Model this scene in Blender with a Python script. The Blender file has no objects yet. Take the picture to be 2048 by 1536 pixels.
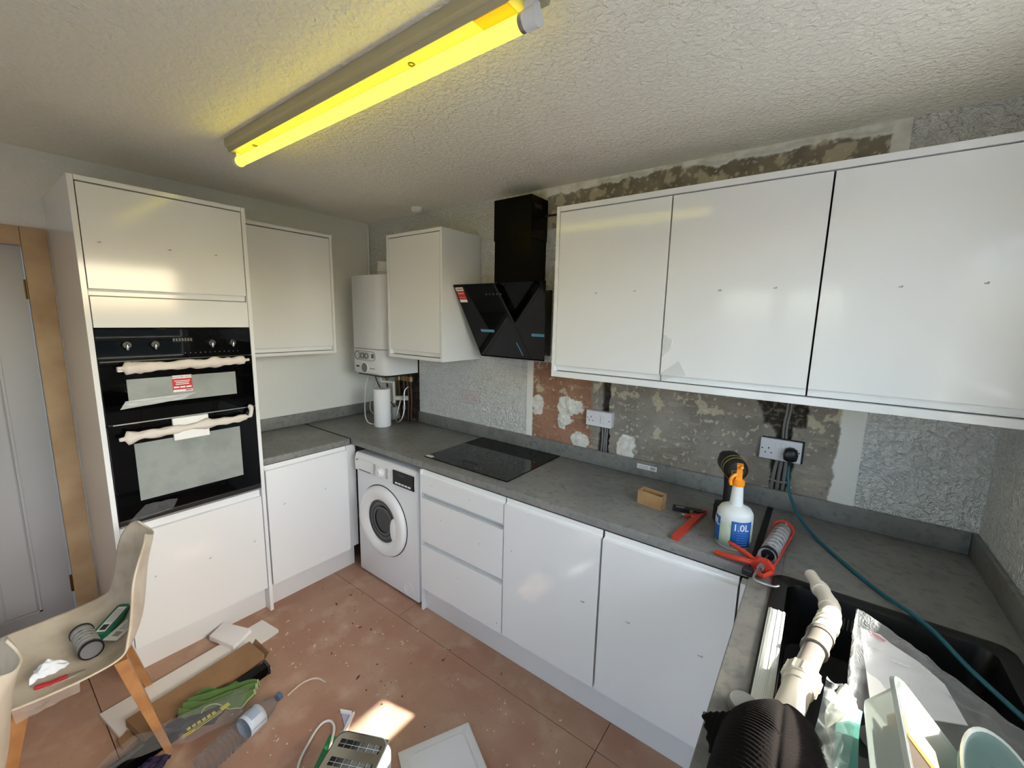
import bpy, bmesh, math, random
from mathutils import Vector, Matrix, noise, Euler
RAD = math.radians
SC = bpy.context.scene
COL = SC.collection
random.seed(7)

# ------------------------------------------------------------------ camera, world, sun, exposure
CAM = Vector((3.0342, -2.1055, 1.7112))
cR = Vector((0.80088176, 0.59844339, 0.02130542))
cU = Vector((-0.10915831, 0.11091616, 0.98781682))
cF = Vector((-0.58878933, 0.79345014, -0.1541558))
cd = bpy.data.cameras.new('camera')
cd.sensor_fit = 'HORIZONTAL'
cd.sensor_width = 36.0
cd.lens = 834.1 * 36.0 / 2048.0
cd.clip_start = 0.02
cam = bpy.data.objects.new('camera', cd)
COL.objects.link(cam)
cam.matrix_world = Matrix(((cR.x, cU.x, -cF.x, CAM.x), (cR.y, cU.y, -cF.y, CAM.y), (cR.z, cU.z, -cF.z, CAM.z), (0, 0, 0, 1)))
SC.camera = cam

SUN_DIR = Vector((-1.0, -0.23, -0.80)).normalized()
world = bpy.data.worlds.new('sky')
SC.world = world
world.use_nodes = True
wn = world.node_tree
sky = wn.nodes.new('ShaderNodeTexSky')
sky.sky_type = 'NISHITA'
sky.sun_disc = False
sky.sun_elevation = RAD(38)
sky.sun_rotation = RAD(77)
sky.air_density = 1.0
sky.dust_density = 2.6
bg = wn.nodes['Background']
bg.inputs['Strength'].default_value = 1.5
wn.links.new(sky.outputs[0], bg.inputs['Color'])
sl = bpy.data.lights.new('sun', 'SUN')
sl.energy = 27.0
sl.angle = RAD(0.6)
sl.color = (1.0, 0.93, 0.84)
so = bpy.data.objects.new('sun', sl)
COL.objects.link(so)
so.location = (6, 0, 5)
so.rotation_euler = SUN_DIR.to_track_quat('-Z', 'Y').to_euler()

def portal(name, loc, rot, sx, sy):
    l = bpy.data.lights.new(name, 'AREA')
    l.shape = 'RECTANGLE'; l.size = sx; l.size_y = sy
    l.cycles.is_portal = True
    o = bpy.data.objects.new(name, l); COL.objects.link(o)
    o.location = loc; o.rotation_euler = rot
portal('window_daylight', (3.68, -1.38, 1.70), (0, RAD(90), 0), 0.92, 1.50)
portal('fill_door_portal', (2.65, -3.39, 1.08), (RAD(90), 0, 0), 1.1, 2.0)  # portal for the glazed door added behind the camera as fill

SC.view_settings.view_transform = 'Standard'
SC.view_settings.look = 'None'
SC.view_settings.gamma = 1.0
SC.view_settings.use_curve_mapping = False
SC.view_settings.exposure = 0.40
SC.cycles.use_denoising = True
SC.cycles.max_bounces = 12
SC.cycles.diffuse_bounces = 9
SC.cycles.transparent_max_bounces = 16
SC.cycles.sample_clamp_indirect = 6.0
SC.cycles.caustics_reflective = False
SC.cycles.caustics_refractive = False

# ------------------------------------------------------------------ helpers: materials
def c(r, g, b):
    f = lambda v: (v / 255 / 12.92) if v / 255 <= 0.04045 else ((v / 255 + 0.055) / 1.055) ** 2.4
    return (f(r), f(g), f(b), 1.0)

MATS = {}
def mat(name, col, rough=0.5, metal=0.0, spec=0.5, bump=None, var=None, coat=0.0, coord='Object', emit=None, trans=0.0, alpha=1.0, sheen=0.0):
    """bump=(scale,strength,distance[,detail,distortion]); var=(scale, colour2, lo, hi)"""
    if name in MATS: return MATS[name]
    m = bpy.data.materials.new(name); m.use_nodes = True
    nt = m.node_tree; N = nt.nodes; L = nt.links
    p = N['Principled BSDF']
    p.inputs['Base Color'].default_value = col
    p.inputs['Roughness'].default_value = rough
    p.inputs['Metallic'].default_value = metal
    p.inputs['Specular IOR Level'].default_value = spec
    p.inputs['Coat Weight'].default_value = coat
    p.inputs['Coat Roughness'].default_value = 0.08
    p.inputs['Transmission Weight'].default_value = trans
    p.inputs['Alpha'].default_value = alpha
    p.inputs['Sheen Weight'].default_value = sheen
    if emit:
        p.inputs['Emission Color'].default_value = emit[0]; p.inputs['Emission Strength'].default_value = emit[1]
    def vec():
        if coord == 'World':
            g = N.new('ShaderNodeNewGeometry'); return g.outputs['Position']
        t = N.new('ShaderNodeTexCoord'); return t.outputs[coord]
    if var:
        items = var if isinstance(var, list) else [var]
        prev = None
        for (sc_, c2, lo, hi) in items:
            n = N.new('ShaderNodeTexNoise'); n.inputs['Scale'].default_value = sc_; n.inputs['Detail'].default_value = 6
            L.new(vec(), n.inputs['Vector'])
            mr = N.new('ShaderNodeMapRange'); mr.inputs['From Min'].default_value = lo; mr.inputs['From Max'].default_value = hi
            L.new(n.outputs['Fac'], mr.inputs['Value'])
            mx = N.new('ShaderNodeMix'); mx.data_type = 'RGBA'
            L.new(mr.outputs['Result'], mx.inputs['Factor'])
            if prev is None: mx.inputs[6].default_value = col
            else: L.new(prev, mx.inputs[6])
            mx.inputs[7].default_value = c2
            prev = mx.outputs[2]
        L.new(prev, p.inputs['Base Color'])
    if bump:
        n = N.new('ShaderNodeTexNoise'); n.inputs['Scale'].default_value = bump[0]
        n.inputs['Detail'].default_value = bump[3] if len(bump) > 3 else 4
        n.inputs['Distortion'].default_value = bump[4] if len(bump) > 4 else 0
        L.new(vec(), n.inputs['Vector'])
        b = N.new('ShaderNodeBump'); b.inputs['Strength'].default_value = bump[1]; b.inputs['Distance'].default_value = bump[2]
        L.new(n.outputs['Fac'], b.inputs['Height']); L.new(b.outputs['Normal'], p.inputs['Normal'])
    MATS[name] = m
    return m

def attr_mat(name, rough=0.9, bump=None):
    m = bpy.data.materials.new(name); m.use_nodes = True
    nt = m.node_tree; p = nt.nodes['Principled BSDF']; p.inputs['Roughness'].default_value = rough
    a = nt.nodes.new('ShaderNodeAttribute'); a.attribute_name = 'Col'
    nt.links.new(a.outputs['Color'], p.inputs['Base Color'])
    if bump:
        g = nt.nodes.new('ShaderNodeNewGeometry')
        n = nt.nodes.new('ShaderNodeTexNoise'); n.inputs['Scale'].default_value = bump[0]; n.inputs['Detail'].default_value = 6
        nt.links.new(g.outputs['Position'], n.inputs['Vector'])
        b = nt.nodes.new('ShaderNodeBump'); b.inputs['Strength'].default_value = bump[1]; b.inputs['Distance'].default_value = bump[2]
        nt.links.new(n.outputs['Fac'], b.inputs['Height']); nt.links.new(b.outputs['Normal'], p.inputs['Normal'])
    return m

def clear(name, tint=(1, 1, 1, 1), opacity=0.08, rough=0.05, body=(0.8, 0.8, 0.8, 1), edge=0.7, bump=None):
    """thin clear plastic or glass: mostly transparent, glossier at the rim of the shape"""
    m = bpy.data.materials.new(name); m.use_nodes = True
    nt = m.node_tree; N = nt.nodes; L = nt.links
    p = N['Principled BSDF']; p.inputs['Base Color'].default_value = body; p.inputs['Roughness'].default_value = rough
    t = N.new('ShaderNodeBsdfTransparent'); t.inputs['Color'].default_value = tint
    lw = N.new('ShaderNodeLayerWeight'); lw.inputs['Blend'].default_value = 0.25
    mr = N.new('ShaderNodeMapRange'); mr.inputs['To Min'].default_value = opacity; mr.inputs['To Max'].default_value = edge
    L.new(lw.outputs['Facing'], mr.inputs['Value'])
    mx = N.new('ShaderNodeMixShader'); L.new(mr.outputs['Result'], mx.inputs['Fac'])
    L.new(t.outputs[0], mx.inputs[1]); L.new(p.outputs[0], mx.inputs[2])
    if bump:
        n = N.new('ShaderNodeTexNoise'); n.inputs['Scale'].default_value = bump[0]
        b = N.new('ShaderNodeBump'); b.inputs['Strength'].default_value = bump[1]; b.inputs['Distance'].default_value = bump[2]
        L.new(n.outputs['Fac'], b.inputs['Height']); L.new(b.outputs['Normal'], p.inputs['Normal'])
    L.new(mx.outputs[0], N['Material Output'].inputs['Surface'])
    return m

M_gloss = mat('white_gloss_panel', c(234, 235, 236), 0.10, spec=0.4)
M_carc = mat('white_carcass', c(150, 150, 150), 0.6)
M_wall = mat('white_wall_paint', c(238, 238, 236), 0.85, spec=0.2, bump=(44, 1.0, 0.028, 2.0, 2.0), coord='World')
M_wallL = mat('white_smooth_wall', c(236, 236, 232), 0.85, spec=0.2, bump=(60, 0.5, 0.010, 3, 1.0), coord='World')
M_ceil = mat('stippled_ceiling_paint', c(243, 239, 228), 0.9, spec=0.15, bump=(60, 0.8, 0.014, 2.5, 0.6), coord='World')
M_plinth = mat('white_plinth_board', c(222, 222, 222), 0.35)
M_top = mat('grey_stone_laminate', c(122, 122, 120), 0.42, spec=0.4, var=[(6, c(138, 137, 133), 0.35, 0.7), (40, c(104, 105, 105), 0.5, 0.75)], coord='World', bump=(180, 0.08, 0.001))
M_black = mat('black_gloss_glass', c(4, 4, 5), 0.03, spec=0.26)
M_blackm = mat('black_satin_plastic', c(18, 18, 19), 0.4)
M_blackpaint = mat('black_painted_metal', c(4, 4, 5), 0.25, spec=0.12)
M_chrome = mat('bright_chrome', c(225, 225, 225), 0.12, metal=1.0)
M_steel = mat('brushed_steel', c(190, 190, 190), 0.3, metal=1.0)
M_wplast = mat('white_plastic', c(232, 232, 232), 0.35)
M_wenam = mat('white_enamel', c(228, 229, 232), 0.25)
M_paper = mat('white_paper', c(238, 238, 238), 0.8)
M_red = mat('red_print', c(196, 30, 34), 0.5)
M_ink = mat('dark_ink', c(45, 45, 48), 0.6)
M_white_ink = mat('white_ink', c(240, 240, 240), 0.6)
M_gap = mat('dark_joint', c(22, 22, 22), 0.7)

# ------------------------------------------------------------------ helpers: meshes
INV = {}
class MB:
    def __init__(s): s.bm = bmesh.new()
    def verts(s, pts): return [s.bm.verts.new(p) for p in pts]
    def face(s, vs):
        try: return s.bm.faces.new(vs)
        except ValueError: return None
    def box(s, x0, x1, y0, y1, z0, z1, bev=0.0, seg=2, M=None):
        x0, x1 = min(x0, x1), max(x0, x1); y0, y1 = min(y0, y1), max(y0, y1); z0, z1 = min(z0, z1), max(z0, z1)
        v = s.verts([(x0, y0, z0), (x1, y0, z0), (x1, y1, z0), (x0, y1, z0), (x0, y0, z1), (x1, y0, z1), (x1, y1, z1), (x0, y1, z1)])
        fs = [s.face([v[i] for i in q]) for q in ((3, 2, 1, 0), (4, 5, 6, 7), (0, 1, 5, 4), (1, 2, 6, 5), (2, 3, 7, 6), (3, 0, 4, 7))]
        if bev > 0:
            es = list({e for f in fs for e in f.edges})
            r = bmesh.ops.bevel(s.bm, geom=es, offset=bev, segments=seg, affect='EDGES', profile=0.5)
            v = list({w for f in r['faces'] for w in f.verts} | {w for w in v if w.is_valid})
        if M is not None:
            for w in v: w.co = M @ w.co
        return s
    def loft(s, loops, cap0=True, cap1=True, closed=True):
        rings = [s.verts(l) for l in loops]
        n = len(rings[0])
        for a, b in zip(rings, rings[1:]):
            for i in range(n if closed else n - 1):
                s.face([a[i], a[(i + 1) % n], b[(i + 1) % n], b[i]])
        if cap0: s.face(list(reversed(rings[0])))
        if cap1: s.face(rings[-1])
        return s
    def tube(s, pts, r, seg=10, caps=True):
        pts = [Vector(p) for p in pts]; n = len(pts)
        rs = r if isinstance(r, (list, tuple)) else [r] * n
        t0 = (pts[1] - pts[0]).normalized()
        up = Vector((0, 0, 1)) if abs(t0.z) < 0.9 else Vector((1, 0, 0))
        a = t0.cross(up).normalized(); loops = []
        for i, p in enumerate(pts):
            t = (pts[min(i + 1, n - 1)] - pts[max(i - 1, 0)]).normalized()
            a = (a - t * a.dot(t)).normalized(); b = t.cross(a)
            loops.append([p + (a * math.cos(2 * math.pi * k / seg) + b * math.sin(2 * math.pi * k / seg)) * rs[i] for k in range(seg)])
        return s.loft(loops, caps, caps)
    def cyl(s, p0, p1, r0, r1=None, seg=20): return s.tube([p0, p1], [r0, r0 if r1 is None else r1], seg)
    def lathe(s, prof, M=None, seg=32, cap0=True, cap1=True):
        M = M or Matrix()
        loops = [[M @ Vector((r * math.cos(2 * math.pi * k / seg), r * math.sin(2 * math.pi * k / seg), z)) for k in range(seg)] for r, z in prof]
        return s.loft(loops, cap0, cap1)
    def prism(s, poly, ext):
        e = Vector(ext); p = [Vector(q) for q in poly]
        return s.loft([p, [q + e for q in p]])
    def grid(s, fn, nu, nv, closed_u=False):
        V = [[s.bm.verts.new(fn(i / nu, j / nv)) for i in range(nu if closed_u else nu + 1)] for j in range(nv + 1)]
        w = len(V[0])
        for j in range(nv):
            for i in range(nu):
                s.face([V[j][i], V[j][(i + 1) % w], V[j + 1][(i + 1) % w], V[j + 1][i]])
        return s
    def ball(s, cen, rad, seg=20, rings=12, M=None):
        rx, ry, rz = rad if isinstance(rad, (tuple, list)) else (rad,) * 3
        R3 = M or Matrix()
        cen = Vector(cen)
        loops = []
        for j in range(1, rings):
            th = math.pi * j / rings
            loops.append([cen + R3 @ Vector((rx * math.sin(th) * math.cos(2 * math.pi * k / seg), ry * math.sin(th) * math.sin(2 * math.pi * k / seg), -rz * math.cos(th))) for k in range(seg)])
        return s.loft(loops)
    def build(s, name, m, parent=None, world=True, smooth=None, solid=0.0, sub=0, offset=-1.0):
        bmesh.ops.recalc_face_normals(s.bm, faces=s.bm.faces)
        me = bpy.data.meshes.new(name); s.bm.to_mesh(me); s.bm.free()
        return link(name, me, m, parent, world, smooth, solid, sub, offset)

def link(name, me, m, parent=None, world=True, smooth=None, solid=0.0, sub=0, offset=-1.0):
    o = bpy.data.objects.new(name, me); COL.objects.link(o)
    if m: me.materials.append(m)
    if smooth:
        me.shade_smooth(); me.set_sharp_from_angle(angle=RAD(smooth))
    if parent is not None:
        if world: me.transform(INV[parent.name])
        o.parent = parent; INV[o.name] = INV[parent.name]
    else:
        xs = [v.co for v in me.vertices]
        p = Vector(((min(v.x for v in xs) + max(v.x for v in xs)) / 2, (min(v.y for v in xs) + max(v.y for v in xs)) / 2, min(v.z for v in xs)))
        me.transform(Matrix.Translation(-p)); o.location = p
        INV[o.name] = Matrix.Translation(-p)
    if sub:
        md = o.modifiers.new('smooth', 'SUBSURF'); md.levels = sub; md.render_levels = sub
    if solid:
        md = o.modifiers.new('thickness', 'SOLIDIFY'); md.thickness = solid; md.offset = offset
    return o

def tag(o, label, cat, group=None):
    o['label'] = label; o['category'] = cat
    if group: o['group'] = group
    return o
def struct(o): o['kind'] = 'structure'; return o
def thing(name, label, cat, loc, M=None, group=None):
    o = bpy.data.objects.new(name, None); COL.objects.link(o)
    o.empty_display_size = 0.05
    mw = M if M is not None else Matrix.Translation(loc)
    o.matrix_world = mw
    INV[o.name] = mw.inverted()
    return tag(o, label, cat, group)
def text(name, s_, size, m, parent, M, ext=0.0003, align='CENTER'):
    cu = bpy.data.curves.new('txt', 'FONT'); cu.body = s_; cu.size = size; cu.extrude = ext; cu.align_x = align; cu.align_y = 'CENTER'; cu.resolution_u = 2
    t = bpy.data.objects.new('txt', cu); COL.objects.link(t)
    bpy.context.view_layer.update()
    me = bpy.data.meshes.new_from_object(t.evaluated_get(bpy.context.evaluated_depsgraph_get()))
    bpy.data.objects.remove(t); bpy.data.curves.remove(cu)
    me.transform(M); me.materials.clear(); me.name = name
    return link(name, me, m, parent)
def frame(o, x, y, z):  # matrix from origin and axes
    x, y, z = Vector(x).normalized(), Vector(y).normalized(), Vector(z).normalized()
    return Matrix(((x.x, y.x, z.x, o[0]), (x.y, y.y, z.y, o[1]), (x.z, y.z, z.z, o[2]), (0, 0, 0, 1)))
def FX(x, y, z): return frame((x, y, z), (0, 1, 0), (0, 0, 1), (1, 0, 0))       # local xy on a plane facing +x
def FY(x, y, z): return frame((x, y, z), (1, 0, 0), (0, 0, 1), (0, -1, 0))      # local xy on a plane facing -y
def rrect(x0, x1, y0, y1, r, z, k=5):
    out = []
    for cx, cy, a0 in ((x1 - r, y1 - r, 0), (x0 + r, y1 - r, 90), (x0 + r, y0 + r, 180), (x1 - r, y0 + r, 270)):
        for i in range(k + 1):
            a = RAD(a0 + 90 * i / k); out.append(Vector((cx + r * math.cos(a), cy + r * math.sin(a), z)))
    return out
def smoothpath(pts, k=6):
    P = [Vector(p) for p in pts]; out = []
    for i in range(len(P) - 1):
        p0 = P[max(i - 1, 0)]; p1 = P[i]; p2 = P[i + 1]; p3 = P[min(i + 2, len(P) - 1)]
        for j in range(k):
            t = j / k
            out.append(0.5 * ((2 * p1) + (p2 - p0) * t + (2 * p0 - 5 * p1 + 4 * p2 - p3) * t * t + (3 * p1 - p0 - 3 * p2 + p3) * t ** 3))
    out.append(P[-1]); return out
def crumple(mb, cor, amp, n=18, seed=0, freq=9.0, lift=0.0, ridge=False, normal=None):
    A, B, C, D = [Vector(q) for q in cor]
    nrm = Vector(normal) if normal else (B - A).cross(D - A).normalized()
    off = Vector((seed * 3.7, seed * 1.3, seed * 5.1))
    def fn(u, v):
        p = A * (1 - u) * (1 - v) + B * u * (1 - v) + C * u * v + D * (1 - u) * v
        w = noise.noise((p + off) * freq) + 0.5 * noise.noise((p + off) * freq * 2.3)
        if ridge: w = 1 - 2 * abs(w)
        e = Vector((noise.noise((p + off) * 6 + Vector((9, 0, 0))), noise.noise((p + off) * 6 + Vector((0, 9, 0))), 0)) * amp * 0.8
        dome = lift * math.sin(math.pi * u) * math.sin(math.pi * v)
        return p + nrm * (amp * w + dome) + e
    return mb.grid(fn, n, n)

# ================================================================== THE ROOM
L_, H_ = 3.547, 2.44
YB = -3.30
# floor ------------------------------------------------------------
M_hard = mat('brown_hardboard', c(176, 143, 123), 0.6, spec=0.35, coord='World', bump=(35, 0.12, 0.002),
             var=[(2.2, c(164, 124, 105), 0.40, 0.62), (7, c(186, 158, 138), 0.52, 0.75), (60, c(140, 106, 88), 0.62, 0.8)])
fl = struct(MB().box(-0.15, 3.75, YB, 0.12, -0.10, -0.006).build('floor', mat('dark_subfloor', c(48, 38, 32), 0.9)))
xs_rows = [(-0.735, 0.0, [0.0, 1.235, 2.475, L_]), (-1.895, -0.735, [0.0, 2.475, L_]), (YB, -1.895, [0.0, 1.25, 2.49, L_])]
for y0, y1, xs in xs_rows:
    for a, b in zip(xs, xs[1:]):
        MB().box(a + 0.0015, b - 0.0015, y0 + 0.0015, y1 - 0.0015, -0.006, 0.0).build('floor_sheet', M_hard, fl)

# back wall ----------------------------------------------------------
hx = [0, 0.30, 0.592, 1.59, 3.20, L_]
hz = [0, 0.90, 1.40, 1.46, 2.22, 2.44]
holes = {(1, 1), (3, 1), (3, 2), (3, 4)}
mb = MB()
for i in range(5):
    for j in range(5):
        if (i, j) not in holes: mb.box(hx[i], hx[i + 1], 0, 0.06, hz[j], hz[j + 1])
mb.box(-0.12, L_ + 0.12, 0.06, 0.14, 0, H_)
bmesh.ops.remove_doubles(mb.bm, verts=mb.bm.verts, dist=1e-5)
wb = struct(mb.build('wall_back', M_wall))

def fr(x, z, s, seed=0.0, oct=4): return noise.fractal(Vector((x * s, z * s, seed)), 0.7, 2.0, oct)
def mix(a, b, t): t = max(0, min(1, t)); return tuple(a[i] * (1 - t) + b[i] * t for i in range(3))
def sst(a, b, v): t = max(0, min(1, (v - a) / (b - a))); return t * t * (3 - 2 * t)
WHITE = c(236, 235, 230)[:3]; FILL = c(214, 208, 198)[:3]
GREYP = c(156, 148, 138)[:3]; GREYD = c(134, 126, 116)[:3]; REDP = c(166, 124, 102)[:3]; REDD = c(140, 100, 80)[:3]
CREAM = c(198, 188, 162)[:3]; DARK = c(60, 52, 42)[:3]; CEM = c(112, 104, 94)[:3]
BLOBS = [(1.868, 1.185, 0.055, 0.085, 0.006), (1.925, 1.215, 0.060, 0.045, 0.006), (1.845, 1.12, 0.03, 0.05, 0.006), (1.967, 1.02, 0.055, 0.055, 0.005), (2.243, 1.045, 0.055, 0.082, 0.005), (1.672, 1.19, 0.045, 0.058, 0.003)]
def lower(x, z):
    d = 0.0
    n1 = fr(x, z, 6, 1); n2 = fr(x, z, 30, 2); n3 = fr(x, z, 14, 5)
    red = 1 - sst(2.025, 2.05, x + 0.02 * n3)
    g = mix(GREYP, GREYD, 0.5 + 0.8 * n1)
    r = mix(REDP, REDD, 0.45 + 0.8 * n1)
    col = mix(g, r, red)
    streak = noise.fractal(Vector((x * 7, z * 46, 3.0)), 0.8, 2.0, 3)
    col = mix(col, CREAM, 0.25 * sst(0.3, 0.6, streak))
    cream = sst(0.26, 0.36, fr(x, z, 11, 9) - 2.6 * max(0, 1.33 - z) + (0.0 if x > 2.1 else -0.2))
    col = mix(col, CREAM, 0.85 * cream); d += 0.0012 * cream
    fl_ = sst(0.54, 0.66, fr(x, z, 42, 4) + 0.30 * n1)
    col = mix(col, mix(FILL, CREAM, 0.4), 0.7 * fl_); d += 0.001 * fl_
    col = mix(col, DARK, 0.35 * sst(0.45, 0.7, fr(x, z, 80, 12)))
    for bx, bz, rx, rz, h in BLOBS:
        q = ((x - bx) / rx) ** 2 + ((z - bz) / rz) ** 2 + 0.75 * n3 + 0.3 * n2
        m_ = 1 - sst(0.85, 1.05, q)
        if m_ > 0:
            col = mix(col, mix(FILL, WHITE, 0.5 + n2), m_); d += m_ * h * (0.7 + 0.9 * fr(x, z, 18, 7))
    e = 0.006 * n3 + 0.004 * n2
    rec = 0.0
    if z > 1.17: rec = max(rec, sst(2.088, 2.094, x + e) * (1 - sst(2.130, 2.136, x + e)))
    else: rec = max(rec, sst(2.076, 2.082, x + e) * (1 - sst(2.139, 2.145, x + e * 1.6)))
    chase1 = rec
    k = 0.0
    if z > 1.27:
        k = sst(2.848, 2.856, x + 2.5 * e) * (1 - sst(3.010, 3.018, x + 2.5 * e)) * sst(1.276, 1.284, z + 3 * e)
    if z > 1.13:
        k = max(k, sst(2.902 - max(0, z - 1.24) * 0.6, 2.910 - max(0, z - 1.24) * 0.6, x + e) * (1 - sst(2.958, 2.966, x + e)))
    else:
        t = (1.13 - z) / 0.14
        k = max(k, sst(2.895 + 0.012 * t, 2.903 + 0.012 * t, x + 1.4 * e) * (1 - sst(2.978 - 0.012 * t, 2.986 - 0.012 * t, x + e)))
    if rec > 0 or k > 0:
        m_ = max(rec, k); d = d * (1 - m_) - 0.022 * m_ + m_ * 0.010 * n2
        lump = sst(0.1, 0.35, fr(x, z, 60, 15)) if k > rec and z > 1.27 else 0.25 * sst(0.1, 0.4, fr(x, z, 30, 16))
        col = mix(col, mix(DARK, CEM, lump), m_)
    # white skim strips beside the bare plaster
    s1 = 1 - sst(1.632, 1.637, x + 0.3 * e); s2 = sst(3.118, 3.126, x + 1.2 * e - 0.02 * (z - 1.2))
    if s1 > 0 or s2 > 0:
        m_ = max(s1, s2); col = mix(col, WHITE, m_); d = d * (1 - m_) + 0.002 * m_
    return d, col
def upper(x, z):
    n1 = fr(x, z, 6, 31); n2 = fr(x, z, 30, 32); n3 = fr(x, z, 14, 35)
    col = mix(c(150, 141, 124)[:3], c(120, 112, 98)[:3], 0.5 + 0.9 * n1)
    ye = sst(0.15, 0.3, fr(x, z, 10, 36) + 0.5 * max(0, 1.9 - x))
    col = mix(col, CREAM, 0.75 * ye)
    col = mix(col, FILL, 0.7 * sst(0.42, 0.55, fr(x, z, 45, 37)))
    d = 0.0
    edge = 2.402 + 0.02 * fr(x, 0.3, 5, 38) + 0.012 * n3
    w = sst(edge, edge + 0.004, z)
    left = 1 - sst(1.64, 1.68, x + 0.05 * n3)
    right = sst(3.146, 3.150, x + 0.004 * n2)
    w = max(w, left, right)
    col = mix(col, mix(WHITE, FILL, 0.4 + n3), w); d = 0.003 * w + 0.002 * w * n3
    band = 0.4 * sst(edge + 0.006, edge + 0.012, z) * (1 - sst(edge + 0.02, edge + 0.026, z + 0.01 * n3)) * sst(0.0, 0.2, n1)
    col = mix(col, c(150, 142, 124)[:3], 0.6 * band * (1 - right))
    return d, col
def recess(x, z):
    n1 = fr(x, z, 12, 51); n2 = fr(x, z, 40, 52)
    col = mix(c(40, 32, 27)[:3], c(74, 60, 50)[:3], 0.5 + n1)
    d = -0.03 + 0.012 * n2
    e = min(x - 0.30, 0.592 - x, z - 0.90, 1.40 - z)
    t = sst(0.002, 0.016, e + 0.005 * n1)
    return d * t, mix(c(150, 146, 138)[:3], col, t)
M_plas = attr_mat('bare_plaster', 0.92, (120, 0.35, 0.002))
def relief(name, x0, x1, z0, z1, step, fn):
    nx = int((x1 - x0) / step); nz = int((z1 - z0) / step)
    me = bpy.data.meshes.new(name); vs = []; cs = []
    for j in range(nz + 1):
        for i in range(nx + 1):
            x = x0 + (x1 - x0) * i / nx; z = z0 + (z1 - z0) * j / nz
            d, col = fn(x, z)
            vs.append((x, -d, z)); cs.extend((*col, 1.0))
    w = nx + 1
    fs = [(j * w + i, j * w + i + 1, (j + 1) * w + i + 1, (j + 1) * w + i) for j in range(nz) for i in range(nx)]
    me.from_pydata(vs, [], fs)
    a = me.color_attributes.new('Col', 'FLOAT_COLOR', 'POINT'); a.data.foreach_set('color', cs)
    return link(name, me, M_plas, wb, smooth=60)
relief('bare_plaster', 1.59, 3.20, 0.90, 1.46, 0.004, lower)
relief('bare_plaster_band', 1.59, 3.20, 2.22, 2.44, 0.005, upper)
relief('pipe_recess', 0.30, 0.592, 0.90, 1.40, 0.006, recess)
# cables lying in the two wall chases
M_gcab = mat('grey_cable_sheath', c(128, 126, 124), 0.55)
for dx in (-0.012, 0.004, 0.018):
    MB().tube(smoothpath([(2.108 + dx, 0.012, 0.985), (2.112 + dx * 0.8, 0.008, 1.06), (2.110 + dx, 0.012, 1.12), (2.110 + dx, 0.014, 1.18)]), 0.0055, 8).build('cable', M_gcab, wb, smooth=40)
for dx in (-0.02, 0.0, 0.02):
    MB().tube(smoothpath([(2.936 + dx, 0.010, 0.985), (2.938 + dx, 0.006, 1.06), (2.942 + dx * 0.8, 0.010, 1.13)]), 0.0075, 8).build('cable', M_gcab, wb, smooth=40)
for dx in (-0.006, 0.006):
    MB().tube(smoothpath([(2.943 + dx, 0.008, 1.20), (2.94 + dx, 0.006, 1.28), (2.946 + dx, 0.006, 1.36), (2.944 + dx, 0.01, 1.45)]), 0.005, 8).build('cable', M_gcab, wb, smooth=40)
MB().tube([(2.905, 0.0, 1.035), (2.94, -0.004, 1.030), (2.978, 0.0, 1.035)], 0.005, 6).build('cable_clip', M_gcab, wb)

# left wall with door opening ----------------------------------------
DY0, DY1, DZ = -2.640, -1.862, 2.000
mb = MB().box(-0.12, 0, DY1, 0.0, 0, H_).box(-0.12, 0, DY0, DY1, DZ, H_).box(-0.12, 0, YB, DY0, 0, H_)
bmesh.ops.remove_doubles(mb.bm, verts=mb.bm.verts, dist=1e-5)
wl = struct(mb.build('wall_left', M_wallL))
M_timber = mat('bare_softwood_trim', c(196, 168, 132), 0.6, var=[(5, c(172, 140, 104), 0.4, 0.7)], coord='World')
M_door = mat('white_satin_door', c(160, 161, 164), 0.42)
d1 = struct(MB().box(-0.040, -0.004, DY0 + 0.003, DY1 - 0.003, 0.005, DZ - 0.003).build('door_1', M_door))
for (ya, yb, za, zb) in ((-2.53, -1.978, 0.193, 1.86),):
    mb = MB()
    for q in ((ya, ya + 0.012, za, zb), (yb - 0.012, yb, za, zb), (ya, yb, za, za + 0.012), (ya, yb, zb - 0.012, zb)):
        mb.box(-0.004, 0.004, *q, bev=0.002, seg=1)
    mb.build('panel_moulding', M_door, d1)
    for k in range(5):
        y0 = ya + 0.014 + k * 0.1048
        MB().box(-0.004, 0.0005, y0 + 0.0025, y0 + 0.1023, za + 0.013, zb - 0.013, bev=0.0015, seg=1).build('plank', M_door, d1)
for hz_ in (0.29, 1.80):
    MB().box(-0.004, 0.003, DY1 - 0.010, DY1 + 0.004, hz_ - 0.045, hz_ + 0.045).cyl((0.004, DY1 - 0.003, hz_ - 0.045), (0.004, DY1 - 0.003, hz_ + 0.045), 0.005, seg=10).build('hinge', mat('aged_brass', c(92, 74, 46), 0.4, metal=0.8), d1)
t1 = struct(MB().box(0, 0.016, DY1, -1.777, 0.0, 2.085, bev=0.003).build('trim_1', M_timber))
struct(MB().box(0, 0.016, DY0 - 0.085, DY1 - 0.001, DZ, 2.085, bev=0.003).build('trim_2', M_timber))
struct(MB().box(0, 0.016, DY0 - 0.085, DY0, 0.0, DZ - 0.001, bev=0.003).build('trim_3', M_timber))

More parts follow.
